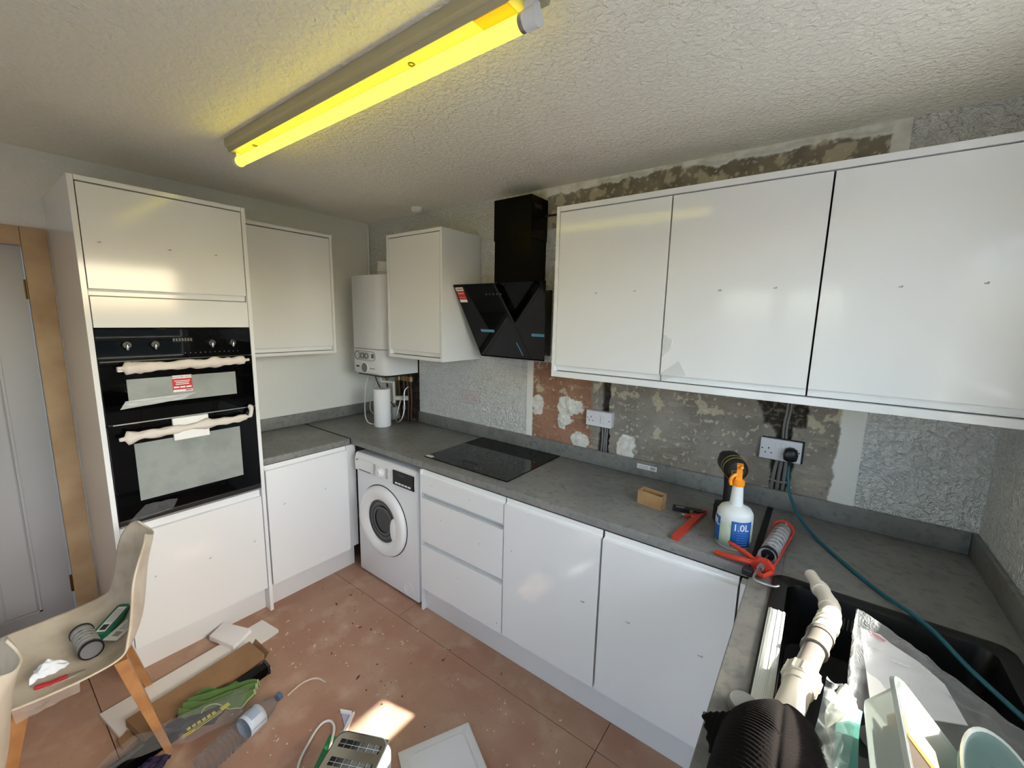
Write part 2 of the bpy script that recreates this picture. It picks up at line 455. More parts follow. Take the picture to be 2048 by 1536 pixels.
# right wall with window ---------------------------------------------
WY0, WY1, WZ0, WZ1 = -2.14, -0.62, 1.235, 2.16
mb = MB()
for q in ((YB, WY0, 0, H_), (WY1, 0.0, 0, H_), (WY0, WY1, 0, WZ0), (WY0, WY1, WZ1, H_)): mb.box(L_, L_ + 0.12, *q)
bmesh.ops.remove_doubles(mb.bm, verts=mb.bm.verts, dist=1e-5)
struct(mb.build('wall_right', M_wall))
M_upvc = mat('white_window_plastic', c(235, 236, 238), 0.35)
mb = MB()
for q in ((WY1 - 0.035, WY1, WZ0, WZ1), (WY0, WY0 + 0.035, WZ0, WZ1), (WY0, WY1, WZ0, WZ0 + 0.03), (WY0, WY1, WZ1 - 0.035, WZ1), (WY0, WY1, 1.429, 1.457)):
    mb.box(3.60, 3.64, *q)
w1 = struct(mb.build('window_1', M_upvc))
M_pane = clear('window_glass', (0.96, 0.98, 0.97, 1), 0.03, 0.02, edge=0.6)
MB().box(3.618, 3.622, WY0 + 0.03, WY1 - 0.03, WZ0 + 0.025, 1.430).build('pane', M_pane, w1)
MB().box(3.618, 3.622, WY0 + 0.03, WY1 - 0.03, 1.456, WZ1 - 0.03).build('pane', M_pane, w1)
struct(MB().box(L_ - 0.02, 3.60, WY0 - 0.03, WY1 + 0.03, WZ0 - 0.025, WZ0, bev=0.004).build('trim_4', M_upvc))

# wall behind the camera with a glazed double door added to bring in fill light --------------------
GX0, GX1, GZ = 2.10, 3.20, 2.10
mb = MB()
for q in ((-0.12, GX0, 0, H_), (GX1, L_ + 0.12, 0, H_), (GX0, GX1, GZ, H_)): mb.box(q[0], q[1], YB - 0.12, YB, q[2], q[3])
bmesh.ops.remove_doubles(mb.bm, verts=mb.bm.verts, dist=1e-5)
struct(mb.build('wall_front', M_wall))
mb = MB(); mid = (GX0 + GX1) / 2
for q in ((GX0, GX0 + 0.06, 0, GZ), (GX1 - 0.06, GX1, 0, GZ), (mid - 0.06, mid + 0.06, 0, GZ), (GX0, GX1, 0, 0.10), (GX0, GX1, GZ - 0.06, GZ)): mb.box(q[0], q[1], YB - 0.08, YB - 0.03, q[2], q[3])
d2 = struct(mb.build('fill_door', M_upvc))
for a, b in ((GX0 + 0.05, mid - 0.05), (mid + 0.05, GX1 - 0.05)): MB().box(a, b, YB - 0.057, YB - 0.053, 0.09, GZ - 0.05).build('pane', M_pane, d2)
struct(MB().box(-0.15, L_ + 0.15, YB - 0.12, 0.14, H_, H_ + 0.1).build('ceiling', M_ceil))
# outside: paving, boundary fence, unseen slab added to cut off the top of the sun beam
struct(MB().box(3.75, 12, -9, 6, -0.22, -0.12).build('paving', mat('pale_paving', c(142, 146, 150), 0.9, var=(3, c(122, 126, 130), 0.4, 0.7), coord='World')))
struct(MB().box(-4, 3.74, -12, YB - 0.13, -0.22, -0.12).build('patio', MATS['pale_paving']))
struct(MB().box(8.0, 8.1, -9, 6, -0.12, 1.75).build('boundary_wall', mat('buff_brick', c(98, 98, 90), 0.9, var=(5, c(78, 82, 70), 0.4, 0.7), coord='World')))
struct(MB().box(3.67, 4.505, -2.8, 0.5, 2.30, 2.36).build('sun_cutoff_slab', M_upvc))

# ================================================================== KITCHEN UNITS
def jdoor(name, parent, axis, face, a0, a1, z0, z1, j='top', th=0.022, jh=0.028, m=None, dp=0.019):
    th = max(th, dp + 0.003)
    """slab door with a scooped finger-pull edge; axis 'y': faces -y, axis 'x': faces +x"""
    s = -1 if axis == 'y' else 1
    if j == 'top':
        prof = [(0, z0), (0, z1 - jh), (0.001, z1 - jh + 0.001), (dp - 0.005, z1 - jh + 0.002), (dp - 0.001, z1 - jh + 0.006), (dp, z1 - jh + 0.012), (dp, z1), (th, z1), (th, z0)]
    elif j == 'bottom':
        prof = [(0, z1), (0, z0 + jh), (0.001, z0 + jh - 0.001), (dp - 0.005, z0 + jh - 0.002), (dp - 0.001, z0 + jh - 0.006), (dp, z0 + jh - 0.012), (dp, z0), (th, z0), (th, z1)]
    else:
        prof = [(0, z0), (0, z1), (th, z1), (th, z0)]
    pts = [((face - s * d) if axis == 'x' else a0, (face - s * d) if axis == 'y' else a0, z) for d, z in prof]
    ext = (a1 - a0, 0, 0) if axis == 'y' else (0, a1 - a0, 0)
    return MB().prism(pts, ext).build(name, m or M_gloss, parent)
M_nick = mat('film_nick', c(176, 176, 178), 0.5)
def nicks(parent, axis, face, pts):
    for a, z, w in pts:
        mb = MB(); w *= 0.7
        if axis == 'y': mb.box(a - w, a + w, face - 0.0012, face, z - 0.0025, z + 0.0015).box(a + w * 0.3, a + w * 1.2, face - 0.0012, face, z, z + 0.004)
        else: mb.box(face, face + 0.0012, a - w, a + w, z - 0.0025, z + 0.0015).box(face, face + 0.0012, a + w * 0.3, a + w * 1.2, z, z + 0.004)
        mb.build('film_nick', M_nick, parent)

# tall oven housing --------------------------------------------------
T0, T1, TX = -1.770, -1.147, 0.623
t = thing('tall_oven_housing', 'tall white gloss housing built around the black double oven', 'cabinet', (0.31, -1.46, 0))
MB().box(0.002, TX, T0, T0 + 0.018, 0, 2.233, bev=0.001, seg=1).build('end_panel', M_gloss, t)
MB().box(0.002, TX, T1 - 0.018, T1, 0, 2.233, bev=0.001, seg=1).build('end_panel', M_gloss, t)
MB().box(0.002, TX, T0 + 0.019, T1 - 0.019, 2.213, 2.233, bev=0.001, seg=1).build('top_panel', M_gloss, t)
mb = MB().box(0.01, 0.595, T0 + 0.019, T1 - 0.019, 1.64, 2.212).box(0.01, 0.595, T0 + 0.019, T1 - 0.019, 0.15, 0.750).box(0.01, 0.03, T0 + 0.019, T1 - 0.019, 0.751, 1.639)
mb.build('carcass', M_carc, t)
dr = jdoor('upper_door', t, 'x', 0.620, T0 + 0.022, T1 - 0.022, 1.771, 2.208, 'bottom'); nicks(dr, 'x', 0.620, [(-1.70, 1.985, .008), (-1.47, 1.985, .008), (-1.29, 1.985, .008)])
jdoor('filler_panel', t, 'x', 0.620, T0 + 0.022, T1 - 0.020, 1.639, 1.766, None)
dr = jdoor('lower_door', t, 'x', 0.620, T0 + 0.022, T1 - 0.022, 0.150, 0.742, 'top', jh=0.036); nicks(dr, 'x', 0.620, [(-1.65, .47, .006), (-1.43, .46, .008), (-1.22, .46, .006)])
MB().box(0.548, 0.566, T0 + 0.019, T1 - 0.019, 0.001, 0.149).build('plinth', M_plinth, t)

# double oven ---------------------------------------------------------
o = thing('double_oven', 'black glass built-in double oven with wrapped handles', 'oven', (0.32, -1.459, 0.757))
OY0, OY1 = -1.750, -1.1675
MB().box(0.05, 0.604, OY0 + 0.008, OY1 - 0.008, 0.757, 1.630).build('body', M_blackm, o)
cp = MB().box(0.605, 0.625, OY0, OY1, 1.498, 1.634, bev=0.002).build('control_panel', M_black, o)
M_film = mat('film_covered_glass', c(150, 156, 152), 0.28, spec=0.5, bump=(30, 0.25, 0.004, 2, 1.5), var=(8, c(128, 134, 131), 0.4, 0.7))
for ky in (-1.656, -1.561, -1.344, -1.255):
    k = MB().lathe([(0.0, 0), (0.019, 0), (0.019, 0.004), (0.016, 0.018), (0.014, 0.020), (0.0, 0.020)], FX(0.625, ky, 1.565), 20).build('knob', M_blackm, cp, smooth=40)
    MB().loft([[FX(0.645, ky, 1.556) @ Vector((a * math.cos(q) * w, b * math.sin(q) * (1 if math.sin(q) > 0 else 0.8), zz)) for q in [2 * math.pi * i / 16 for i in range(16)] for w in [(0.35 + 0.65 * (1 - (math.sin(q) + 1) / 2))]] for a, b, zz in ((0.0085, 0.019, 0), (0.0075, 0.018, 0.006), (0.003, 0.012, 0.009))]).build('pointer', M_chrome, cp, smooth=50)
MB().box(0.6251, 0.6256, -1.495, -1.415, 1.572, 1.592).build('display', mat('dim_display', c(20, 20, 22), 0.1), cp)
for i in range(7): MB().box(0.6256, 0.6258, -1.492 + i * 0.011, -1.486 + i * 0.011, 1.576, 1.588).build('display_digit', mat('dim_digit', c(96, 92, 86), 0.5), cp)
for i in range(12):
    MB().cyl((0.6252, -1.45 + i * 0.02, 1.520), (0.6256, -1.45 + i * 0.02, 1.520), 0.0025, seg=8).build('touch_mark', mat('grey_print', c(96, 96, 96), 0.6), cp)
def oven_door(z0, z1, wz0, wz1):
    d = MB().box(0.606, 0.628, OY0, OY1, z0, z1, bev=0.002).build('oven_door', M_black, o)
    MB().box(0.6281, 0.6288, -1.670, -1.250, wz0, wz1).build('window', M_film, d)
    return d
od1 = oven_door(1.224, 1.492, 1.300, 1.415)
od2 = oven_door(0.787, 1.217, 0.860, 1.126)
M_foam = mat('foam_wrap', c(222, 212, 204), 0.75, bump=(60, 0.5, 0.004, 3, 0.5))
def wrap(d, ya, yb, z, sag, seed, rad=0.019):
    MB().box(0.655, 0.672, ya + 0.02, yb - 0.02, z - 0.008, z + 0.008, bev=0.004).box(0.628, 0.66, ya + 0.03, ya + 0.05, z - 0.008, z + 0.008).box(0.628, 0.66, yb - 0.05, yb - 0.03, z - 0.008, z + 0.008).build('handle', M_steel, d)
    nu, nv = 16, 60
    def fn(u, v):
        y = ya + (yb - ya) * v; a = 2 * math.pi * u
        r = rad * (0.78 + 0.45 * noise.noise(Vector((seed, y * 16, 0))) + 0.28 * noise.noise(Vector((math.cos(a) * 1.5, y * 34, math.sin(a) * 1.5 + seed))))
        r *= (0.75 + 0.4 * math.sin(math.pi * min(1, max(0, v * 6))))
        if v < 0.04 or v > 0.96: r *= 0.35
        r = max(r, 0.006)
        zz = z + sag * (v - 0.5) + 0.006 * noise.noise(Vector((y * 9, seed, 5)))
        return Vector((0.664 + r * math.cos(a), y, zz + r * math.sin(a) * 1.15))
    MB().grid(fn, nu, nv, True).build('handle_wrap', M_foam, d, smooth=180)
wrap(od1, -1.700, -1.195, 1.470, 0.008, 3, 0.029)
wrap(od2, -1.722, -1.205, 1.172, 0.012, 8, 0.026)
MB().box(0.629, 0.655, -1.698, -1.664, 1.452, 1.472, bev=0.002).build('foam_corner', mat('white_polystyrene', c(240, 240, 238), 0.9), od1)
MB().box(0.6285, 0.645, -1.530, -1.388, 1.112, 1.218, bev=0.003).build('foam_block', MATS['white_polystyrene'], od2)
MB().tube(smoothpath([(0.668, -1.212, 1.178), (0.664, -1.204, 1.20), (0.655, -1.200, 1.222), (0.645, -1.205, 1.228)]), [0.010] * 9 + [0.012] * 9 + [0.006], 8).build('wrap_tail', M_foam, od2, smooth=180)
st = MB().box(0.6289, 0.6298, -1.512, -1.436, 1.338, 1.418).build('sticker', M_red, od1)
MB().box(0.6299, 0.6301, -1.511, -1.437, 1.402, 1.417).build('sticker_band', M_paper, st)
MB().box(0.6299, 0.6301, -1.511, -1.437, 1.339, 1.350).build('sticker_band', M_paper, st)
text('sticker_heading', 'REGISTER NOW', 0.0105, M_ink, st, FX(0.6303, -1.474, 1.4095))
for k, (z, w, s_) in enumerate(((1.391, .06, .0035), (1.383, .05, .0035), (1.375, .052, .0035))):
    MB().box(0.6299, 0.6302, -1.474 - w / 2, -1.474 + w / 2, z - s_ / 2, z + s_ / 2).build('sticker_line', M_white_ink, st)
for i, (a_, b_) in enumerate(((-1.508, -1.488), (-1.484, -1.464), (-1.460, -1.440))): MB().box(0.6299, 0.6302, a_, b_, 1.358, 1.365).build('sticker_line', M_white_ink, st)
MB().box(0.6299, 0.6302, -1.465, -1.440, 1.343, 1.347).build('sticker_line', M_ink, st)
crumple(MB(), [(0.632, -1.70, 1.287), (0.632, -1.48, 1.305), (0.632, -1.42, 1.332), (0.632, -1.68, 1.322)], 0.006, 20, 4, 26, ridge=True, normal=(1, 0, 0)).build('loose_film', clear('shiny_film', (1, 1, 1, 1), 0.45, 0.12, (0.9, 0.92, 0.93, 1), 0.85), od1, smooth=60)
crumple(MB(), [(0.632, -1.72, 0.776), (0.632, -1.56, 0.783), (0.634, -1.54, 0.83), (0.632, -1.66, 0.84)], 0.007, 18, 5, 22, ridge=True, normal=(1, 0, 0)).build('loose_film', clear('dark_film', (1, 1, 1, 1), 0.12, 0.1, (0.5, 0.5, 0.52, 1), 0.8), od2, smooth=60)
MB().box(0.604, 0.624, OY0, OY1, 0.758, 0.783, bev=0.002).build('vent_grille', M_blackm, o)
MB().box(0.6245, 0.6265, OY0 + 0.004, OY1 - 0.004, 0.756, 0.761).build('steel_trim', M_steel, o)
MB().box(0.6285, 0.6300, OY0 + 0.02, OY1 - 0.03, 1.2185, 1.2225).build('steel_trim', M_steel, o)

# base unit between oven housing and corner ----------------------------
t = thing('base_unit', 'white gloss base unit between the oven housing and washing machine', 'cabinet', (0.3, -0.89, 0))
MB().box(0.002, 0.598, T1 + 0.003, -0.645, 0.15, 0.868).build('carcass', M_carc, t)
dr = jdoor('door', t, 'x', 0.622, T1 + 0.008, -0.643, 0.152, 0.869, 'top'); nicks(dr, 'x', 0.622, [(-1.05, .62, .008), (-.80, .63, .006)])
MB().box(0.56, 0.606, -0.640, -0.572, 0.152, 0.869, bev=0.002).build('corner_post', M_plinth, t)
MB().box(0.549, 0.567, T1 + 0.003, -0.585, 0.001, 0.149).build('plinth', M_plinth, t)

# run of base units under the hob --------------------------------------
YD = -0.622
t = thing('drawer_unit', 'white gloss unit of three handleless drawers beneath the hob', 'cabinet', (1.6, -0.31, 0))
MB().box(1.296, 1.308, -0.612, -0.02, 0.001, 0.868).build('end_panel', M_gloss, t)
MB().box(1.310, 1.898, -0.575, -0.02, 0.15, 0.868).build('carcass', M_carc, t)
for z0, z1, pts in ((0.742, 0.869, [(1.40, .80, .003), (1.68, .80, .003)]), (0.452, 0.738, [(1.47, .62, .003), (1.75, .585, .003)]), (0.152, 0.448, [(1.60, .33, .003), (1.87, .2, .003)])):
    f = jdoor('drawer_front', t, 'y', YD, 1.311, 1.897, z0, z1, 'top', jh=0.031, dp=0.042 if z1 < 0.8 else 0.019); nicks(f, 'y', YD, pts)
for a, b, lab, nk in ((1.903, 2.398, 'white gloss base unit to the right of the drawers, sun glint on its door', [(1.95, .62, .004), (2.33, .53, .012)]), (2.405, 2.893, 'white gloss base unit in the corner nearest the sink', [(2.53, .53, .012), (2.80, .53, .012)])):
    t = thing('base_unit', lab, 'cabinet', ((a + b) / 2, -0.31, 0))
    MB().box(a, b, -0.575, -0.02, 0.15, 0.868).build('carcass', M_carc, t)
    dr = jdoor('door', t, 'y', YD, a + 0.001, b - 0.001, 0.152, 0.869, 'top'); nicks(dr, 'y', YD, nk)
tag(MB().box(1.310, 2.93, -0.584, -0.566, 0.0, 0.149).build('plinth_board', M_plinth), 'long white plinth board under the drawers and doors', 'plinth')
t = thing('sink_base_unit', 'white unit under the sink, seen end-on below the worktop', 'cabinet', (3.2, -1.2, 0))
MB().box(2.945, 3.53, -1.72, -0.60, 0.10, 0.68).build('carcass', M_carc, t)
MB().box(2.900, 2.944, -0.640, -0.600, 0.002, 0.868).build('corner_post', M_gloss, t)
for a, b in ((-1.72, -1.185), (-1.18, -0.645)):
    MB().box(2.925, 2.944, a, b, 0.152, 0.865, bev=0.001, seg=1).build('door', M_gloss, t)
MB().box(2.97, 2.985, -1.72, -0.60, 0.002, 0.10).build('plinth', M_plinth, t)

# worktops, joint strips and upstands -----------------------------------
ZT, ZB = 0.910, 0.872
def edge_top(name, x0, x1, y0, y1, label): return tag(MB().box(x0, x1, y0, y1, ZB, ZT, bev=0.004, seg=3).build(name, M_top, smooth=50), label, 'worktop')
edge_top('worktop', 0.001, 0.6045, T1 + 0.001, -0.6065, 'short grey worktop between oven housing and corner')
edge_top('worktop', 0.001, 2.915, -0.601, -0.001, 'long grey worktop holding the hob along the back wall')
SX0, SX1, SY0, SY1 = 3.005, 3.480, -1.60, -0.612
mb = MB().box(2.921, SX0, -1.75, -0.001, ZB, ZT, bev=0.003).box(SX1, L_ - 0.001, -1.75, -0.001, ZB, ZT).box(SX0, SX1, SY1, -0.001, ZB, ZT).box(SX0, SX1, -1.75, SY0, ZB, ZT)
tag(mb.build('worktop', M_top), 'grey worktop around the black sink along the right wall', 'worktop')
tag(MB().box(0.018, 0.606, -0.6063, -0.6012, ZB, ZT + 0.002).build('joint_strip', M_gap), 'thin black joint strip across the left worktop corner', 'joint strip')
tag(MB().box(2.9152, 2.9208, -0.600, -0.017, ZB, ZT + 0.001).box(2.912, 2.934, -0.585, -0.017, ZT + 0.0005, ZT + 0.002).build('joint_strip', M_gap), 'black joint strip beside the sealant gun', 'joint strip')
UZ = ZT + 0.084
def upstand(label, *b): return tag(MB().box(*b, bev=0.002).build('upstand', M_top, smooth=50), label, 'upstand')
upstand('short grey upstand on the left wall behind the corner worktop', 0.001, 0.016, T1 + 0.001, -0.002, ZT + 0.001, UZ)
ub = upstand('long grey upstand along the back wall behind the hob', 0.594, L_ - 0.018, -0.016, -0.001, ZT + 0.001, UZ)
upstand('grey upstand along the right wall beside the sink', L_ - 0.017, L_ - 0.001, -1.75, -0.002, ZT + 0.001, UZ)
ls = MB().box(2.316, 2.418, -0.0168, -0.0162, 0.951, 0.976).build('label_sticker', M_paper, ub)
for i in range(3): MB().box(2.322, 2.375, -0.0171, -0.0168, 0.956 + i * 0.006, 0.958 + i * 0.006).build('label_line', mat('pale_print', c(150, 150, 150), 0.7), ls)
for i in range(7): MB().box(2.385 + i * 0.004, 2.387 + i * 0.004, -0.0171, -0.0168, 0.955, 0.972).build('label_barcode', M_ink, ls)

# hob -------------------------------------------------------------------
t = thing('induction_hob', 'flat black glass hob set in the grey worktop', 'hob', (1.55, -0.277, ZT))
MB().box(1.246, 1.853, -0.536, -0.019, ZT + 0.0003, ZT + 0.006, bev=0.0015).build('glass_top', M_black, t)
sk = MB().box(1.252, 1.302, -0.533, -0.508, ZT + 0.0061, ZT + 0.0066).build('sticker', M_paper, t)
for i in range(3): MB().box(1.258, 1.296, -0.529 + i * 0.007, -0.526 + i * 0.007, ZT + 0.0066, ZT + 0.0068).build('sticker_line', MATS['pale_print'], sk)
for i in range(2): MB().box(1.258 + i * 0.014, 1.268 + i * 0.014, -0.503, -0.499, ZT + 0.0061, ZT + 0.0063).build('printed_mark', M_white_ink, t)
MB().box(1.60, 1.625, -0.500, -0.497, ZT + 0.0061, ZT + 0.0063).build('printed_mark', MATS['pale_print'], t)

# cooker hood -----------------------------------------------------------
t = thing('cooker_hood', 'black chimney hood with slanted glass above the hob', 'cooker hood', (1.57, -0.1, 1.476))
MB().box(1.442, 1.700, -0.165, -0.002, 2.15, 2.373).build('chimney', M_blackpaint, t)
MB().box(1.446, 1.696, -0.161, -0.002, 1.86, 2.151).build('lower_chimney', M_blackpaint, t)
GT = [Vector((1.215, -0.268, 1.905)), Vector((1.868, -0.268, 1.905)), Vector((1.768, -0.100, 1.476)), Vector((1.298, -0.100, 1.476))]
nG = (GT[1] - GT[0]).cross(GT[3] - GT[0]).normalized()
if nG.y > 0: nG = -nG
gl = MB().prism([p - nG * 0.006 for p in GT], nG * 0.006).build('glass_panel', M_black, t)
MB().loft([[Vector((1.32, y, z)) for y, z in ((-0.19, 1.86), (-0.075, 1.53), (-0.003, 1.50), (-0.003, 1.88))], [Vector((1.75, y, z)) for y, z in ((-0.19, 1.86), (-0.075, 1.53), (-0.003, 1.50), (-0.003, 1.88))]]).build('motor_housing', M_blackm, t)
def onglass(u, v, w=0.0006): return GT[0] * (1 - u) * (1 - v) + GT[1] * u * (1 - v) + GT[2] * u * v + GT[3] * (1 - u) * v + nG * w
def gpatch(name, m, u0, u1, v0, v1, w0=0.0, th=0.0008, par=None):
    return MB().prism([onglass(u0, v0, w0), onglass(u1, v0, w0), onglass(u1, v1, w0), onglass(u0, v1, w0)], nG * th).build(name, m, par or gl)
s1 = gpatch('sticker', M_red, 0.012, 0.108, 0.035, 0.235)
gpatch('sticker_band', M_paper, 0.013, 0.107, 0.037, 0.082, 0.0009, 0.0003, s1)
gpatch('sticker_band', M_paper, 0.013, 0.107, 0.198, 0.234, 0.0009, 0.0003, s1)
gpatch('sticker_line', M_ink, 0.02, 0.10, 0.052, 0.064, 0.0013, 0.0002, s1)
for v in (0.105, 0.118, 0.165): gpatch('sticker_line', mat('pink_print', c(230, 150, 150), 0.6), 0.022, 0.098, v, v + 0.008, 0.0009, 0.0003, s1)
M_tape = mat('blue_tape', c(86, 150, 184), 0.4)
gpatch('tape', M_tape, 0.155, 0.345, 0.605, 0.64)
gpatch('tape', M_tape, 0.84, 1.0, 0.635, 0.672)
MB().tube([onglass(0.63, 0.77, 0.001), onglass(0.66, 0.84, 0.001), onglass(0.70, 0.94, 0.001)], 0.003, 6).build('tape_scrap', M_tape, gl)
for i in range(5): gpatch('touch_mark', MATS['grey_print'], 0.36 + i * 0.042, 0.372 + i * 0.042, 0.125, 0.145, 0, 0.0002)
for i in range(5): MB().box(1.7001, 1.7004, -0.135 + i * 0.016, -0.127 + i * 0.016, 2.312, 2.334).build('printed_mark', mat('dim_print', c(58, 58, 58), 0.6), t)
MB().tube(smoothpath([(1.70, -0.03, 2.285), (1.76, -0.02, 2.287), (1.86, -0.03, 2.278), (1.95, -0.03, 2.28)]), 0.006, 8).build('power_cable', M_blackm, t, smooth=50)

# wall units ------------------------------------------------------------
def wall_unit(label, axis, face, a0, a1, z0, z1, back=0.004, panels='both', extra=None):
    t = thing('wall_unit', label, 'cabinet', ((a0 + a1) / 2, face / 2, z0) if axis == 'y' else (face / 2, (a0 + a1) / 2, z0))
    def bx(n, p0, p1, d0, d1, q0, q1, m):
        if axis == 'y': MB().box(p0, p1, d0, -d1, q0, q1, bev=0.001, seg=1).build(n, m, t)
        else: MB().box(d1, d0, p0, p1, q0, q1, bev=0.001, seg=1).build(n, m, t)
    return t, bx
t, bx = wall_unit('white gloss wall unit on the left wall between oven housing and boiler', 'x', 0.33, T1, -0.512, 1.453, 2.236)
bx('end_panel', -0.530, -0.512, 0.33, 0.003, 1.453, 2.236, M_gloss)
bx('top_panel', T1 + 0.002, -0.531, 0.33, 0.003, 2.216, 2.236, M_gloss)
bx('bottom_panel', T1 + 0.002, -0.531, 0.33, 0.003, 1.453, 1.472, M_gloss)
bx('carcass', T1 + 0.002, -0.531, 0.305, 0.003, 1.473, 2.215, M_carc)
jdoor('door', t, 'x', 0.327, T1 + 0.006, -0.533, 1.476, 2.210, 'bottom')
t, bx = wall_unit('narrow white wall unit standing between the boiler and cooker hood', 'y', -0.347, 0.689, 1.203, 1.443, 2.228)
bx('end_panel', 1.185, 1.203, -0.347, 0.003, 1.443, 2.228, M_gloss)
bx('end_panel', 0.689, 0.707, -0.347, 0.003, 1.443, 2.228, M_gloss)
bx('top_panel', 0.708, 1.184, -0.347, 0.003, 2.208, 2.228, M_gloss)
bx('bottom_panel', 0.708, 1.184, -0.347, 0.003, 1.443, 1.464, M_gloss)
bx('carcass', 0.708, 1.184, -0.32, 0.003, 1.465, 2.207, M_carc)
jdoor('door', t, 'y', -0.344, 0.711, 1.181, 1.468, 2.203, 'bottom')
for a, b, lab in ((1.978, 2.489, 'white gloss wall unit beside the hood, leftmost of three'), (2.493, 3.001, 'white gloss wall unit, middle of three, with peeling film'), (3.005, 3.515, 'white gloss wall unit at the right end, meeting the right wall')):
    t, bx = wall_unit(lab, 'y', -0.33, a, b, 1.462, 2.212)
    bx('carcass', a, b, -0.30, 0.004, 1.463, 2.211, M_carc)
    dr = jdoor('door', t, 'y', -0.328, a + 0.001, b - 0.001, 1.464, 2.208, 'bottom')
    nicks(dr, 'y', -0.328, [(a + 0.20, 1.835, .007), (a + 0.38, 1.84, .007)])
    if a > 2.4 and a < 2.6:
        M_pf = clear('peeling_film', (1, 1, 1, 1), 0.18, 0.2, (0.8, 0.81, 0.81, 1), 0.6)
        MB().prism([(2.497, -0.3285, 1.466), (2.60, -0.3285, 1.50), (2.565, -0.3285, 1.555), (2.497, -0.3285, 1.50)], (0, -0.003, 0)).build('film_scrap', M_pf, dr)
        MB().prism([(2.497, -0.3285, 1.66), (2.535, -0.3285, 1.64), (2.528, -0.3285, 1.60), (2.499, -0.3285, 1.57)], (0, -0.004, 0)).build('film_scrap', M_pf, dr)
t = thing('cabinet_surround', 'white boards framing the three right-hand wall units', 'panel', (2.75, -0.16, 1.433))
MB().box(1.958, 1.976, -0.33, -0.012, 1.433, 2.236, bev=0.001, seg=1).build('end_panel', M_gloss, t)
MB().box(1.977, L_ - 0.002, -0.33, -0.012, 2.213, 2.236, bev=0.001, seg=1).build('top_panel', M_gloss, t)
MB().box(1.977, L_ - 0.002, -0.33, -0.012, 1.433, 1.461, bev=0.001, seg=1).build('bottom_panel', M_gloss, t)
MB().box(3.517, L_ - 0.002, -0.328, -0.012, 1.462, 2.212).build('filler_panel', M_gloss, t)

# washing machine --------------------------------------------------------
WX0, WX1, WF = 0.665, 1.262, -0.604
t = thing('washing_machine', 'white front-loading washing machine under the corner worktop', 'washing machine', ((WX0 + WX1) / 2, -0.32, 0))
MB().box(WX0, WX1, WF, -0.06, 0.012, 0.838, bev=0.012, seg=3).build('body', M_wenam, t, smooth=40)
for fx in (WX0 + 0.05, WX1 - 0.05): MB().cyl((fx, WF + 0.06, 0.0), (fx, WF + 0.06, 0.014), 0.02).build('foot', M_blackm, t)
prof = [(WF - 0.002, 0.716), (WF - 0.010, 0.722), (WF - 0.014, 0.760), (WF - 0.012, 0.800), (WF - 0.004, 0.828), (WF + 0.004, 0.836), (WF + 0.004, 0.716)]
cpn = MB().prism([(WX0 + 0.004, y, z) for y, z in prof], (WX1 - WX0 - 0.008, 0, 0)).build('control_panel', M_wplast, t)
MB().box(WX0 + 0.012, WX0 + 0.19, WF - 0.0165, WF - 0.012, 0.735, 0.805, bev=0.003).build('detergent_drawer', M_wplast, cpn)
MB().box(WX0 + 0.05, WX0 + 0.17, WF - 0.0175, WF - 0.014, 0.729, 0.733).build('drawer_grip', mat('grey_grip_plastic', c(120, 120, 124), 0.5), cpn)  # grip strip under the detergent drawer, plain grey plastic
MB().lathe([(0.0, 0), (0.031, 0), (0.031, 0.006), (0.026, 0.009), (0.024, 0.022), (0.021, 0.026), (0, 0.026)], FY(0.940, WF - 0.013, 0.766), 28).build('dial', M_wplast, cpn, smooth=35)
for k in range(8):
    for sx in (-1, 1): MB().box(0.940 + sx * 0.060 - 0.010, 0.940 + sx * 0.060 + 0.010, WF - 0.0150, WF - 0.0135, 0.738 + k * 0.0085, 0.7405 + k * 0.0085).build('program_mark', mat('program_print', c(110, 110, 115), 0.6), cpn)
dp = MB().box(1.062, 1.252, WF - 0.0175, WF - 0.012, 0.722, 0.812, bev=0.002).build('display', M_black, cpn)
for k in range(5): MB().box(1.085 + k * 0.029, 1.108 + k * 0.029, WF - 0.0185, WF - 0.0175, 0.733, 0.743).build('button', M_wplast, dp)
for k, w in enumerate((.012, .03)): MB().box(1.115 + k * 0.02, 1.115 + k * 0.02 + w, WF - 0.0182, WF - 0.0175, 0.790, 0.794).build('display_mark', MATS['grey_print'], dp)
DC = (0.939, WF, 0.443)
dd = MB().lathe([(0.226, 0.0), (0.226, 0.010), (0.220, 0.024), (0.205, 0.033), (0.180, 0.034), (0.155, 0.028), (0.140, 0.018), (0.136, 0.004)], FY(*DC), 56, False, False).build('porthole_door', M_wplast, t, smooth=40)
MB().lathe([(0.231, 0.0005), (0.2265, 0.0005), (0.2265, 0.003), (0.231, 0.003)], FY(*DC), 56, False, False).build('door_gap', M_gap, dd)
MB().lathe([(0.138, 0.010), (0.132, 0.008), (0.115, -0.012 + 0.02), (0.09, 0.002), (0.05, 0.001), (0.0, 0.0008)], FY(*DC), 48, False, False).build('porthole_glass', mat('dark_bowl_glass', c(26, 28, 30), 0.05), dd, smooth=60)
for rr in (0.118, 0.092): MB().lathe([(rr, 0.0085), (rr - 0.006, 0.0105), (rr - 0.012, 0.0065)], FY(*DC), 48, False, False).build('bowl_ring', mat('grey_glass_ring', c(74, 78, 80), 0.1), dd, smooth=60)
MB().ball((DC[0] + 0.128, WF - 0.020, DC[2] - 0.02), (0.036, 0.014, 0.078), 20, 14).build('door_grip', M_wplast, dd, smooth=60)
MB().lathe([(0.042, 0.0), (0.042, 0.003), (0.039, 0.0035), (0.038, 0.001), (0.0, 0.001)], FY(1.172, WF - 0.0005, 0.075), 32, False, False).build('filter_cap', M_wenam, t, smooth=40)
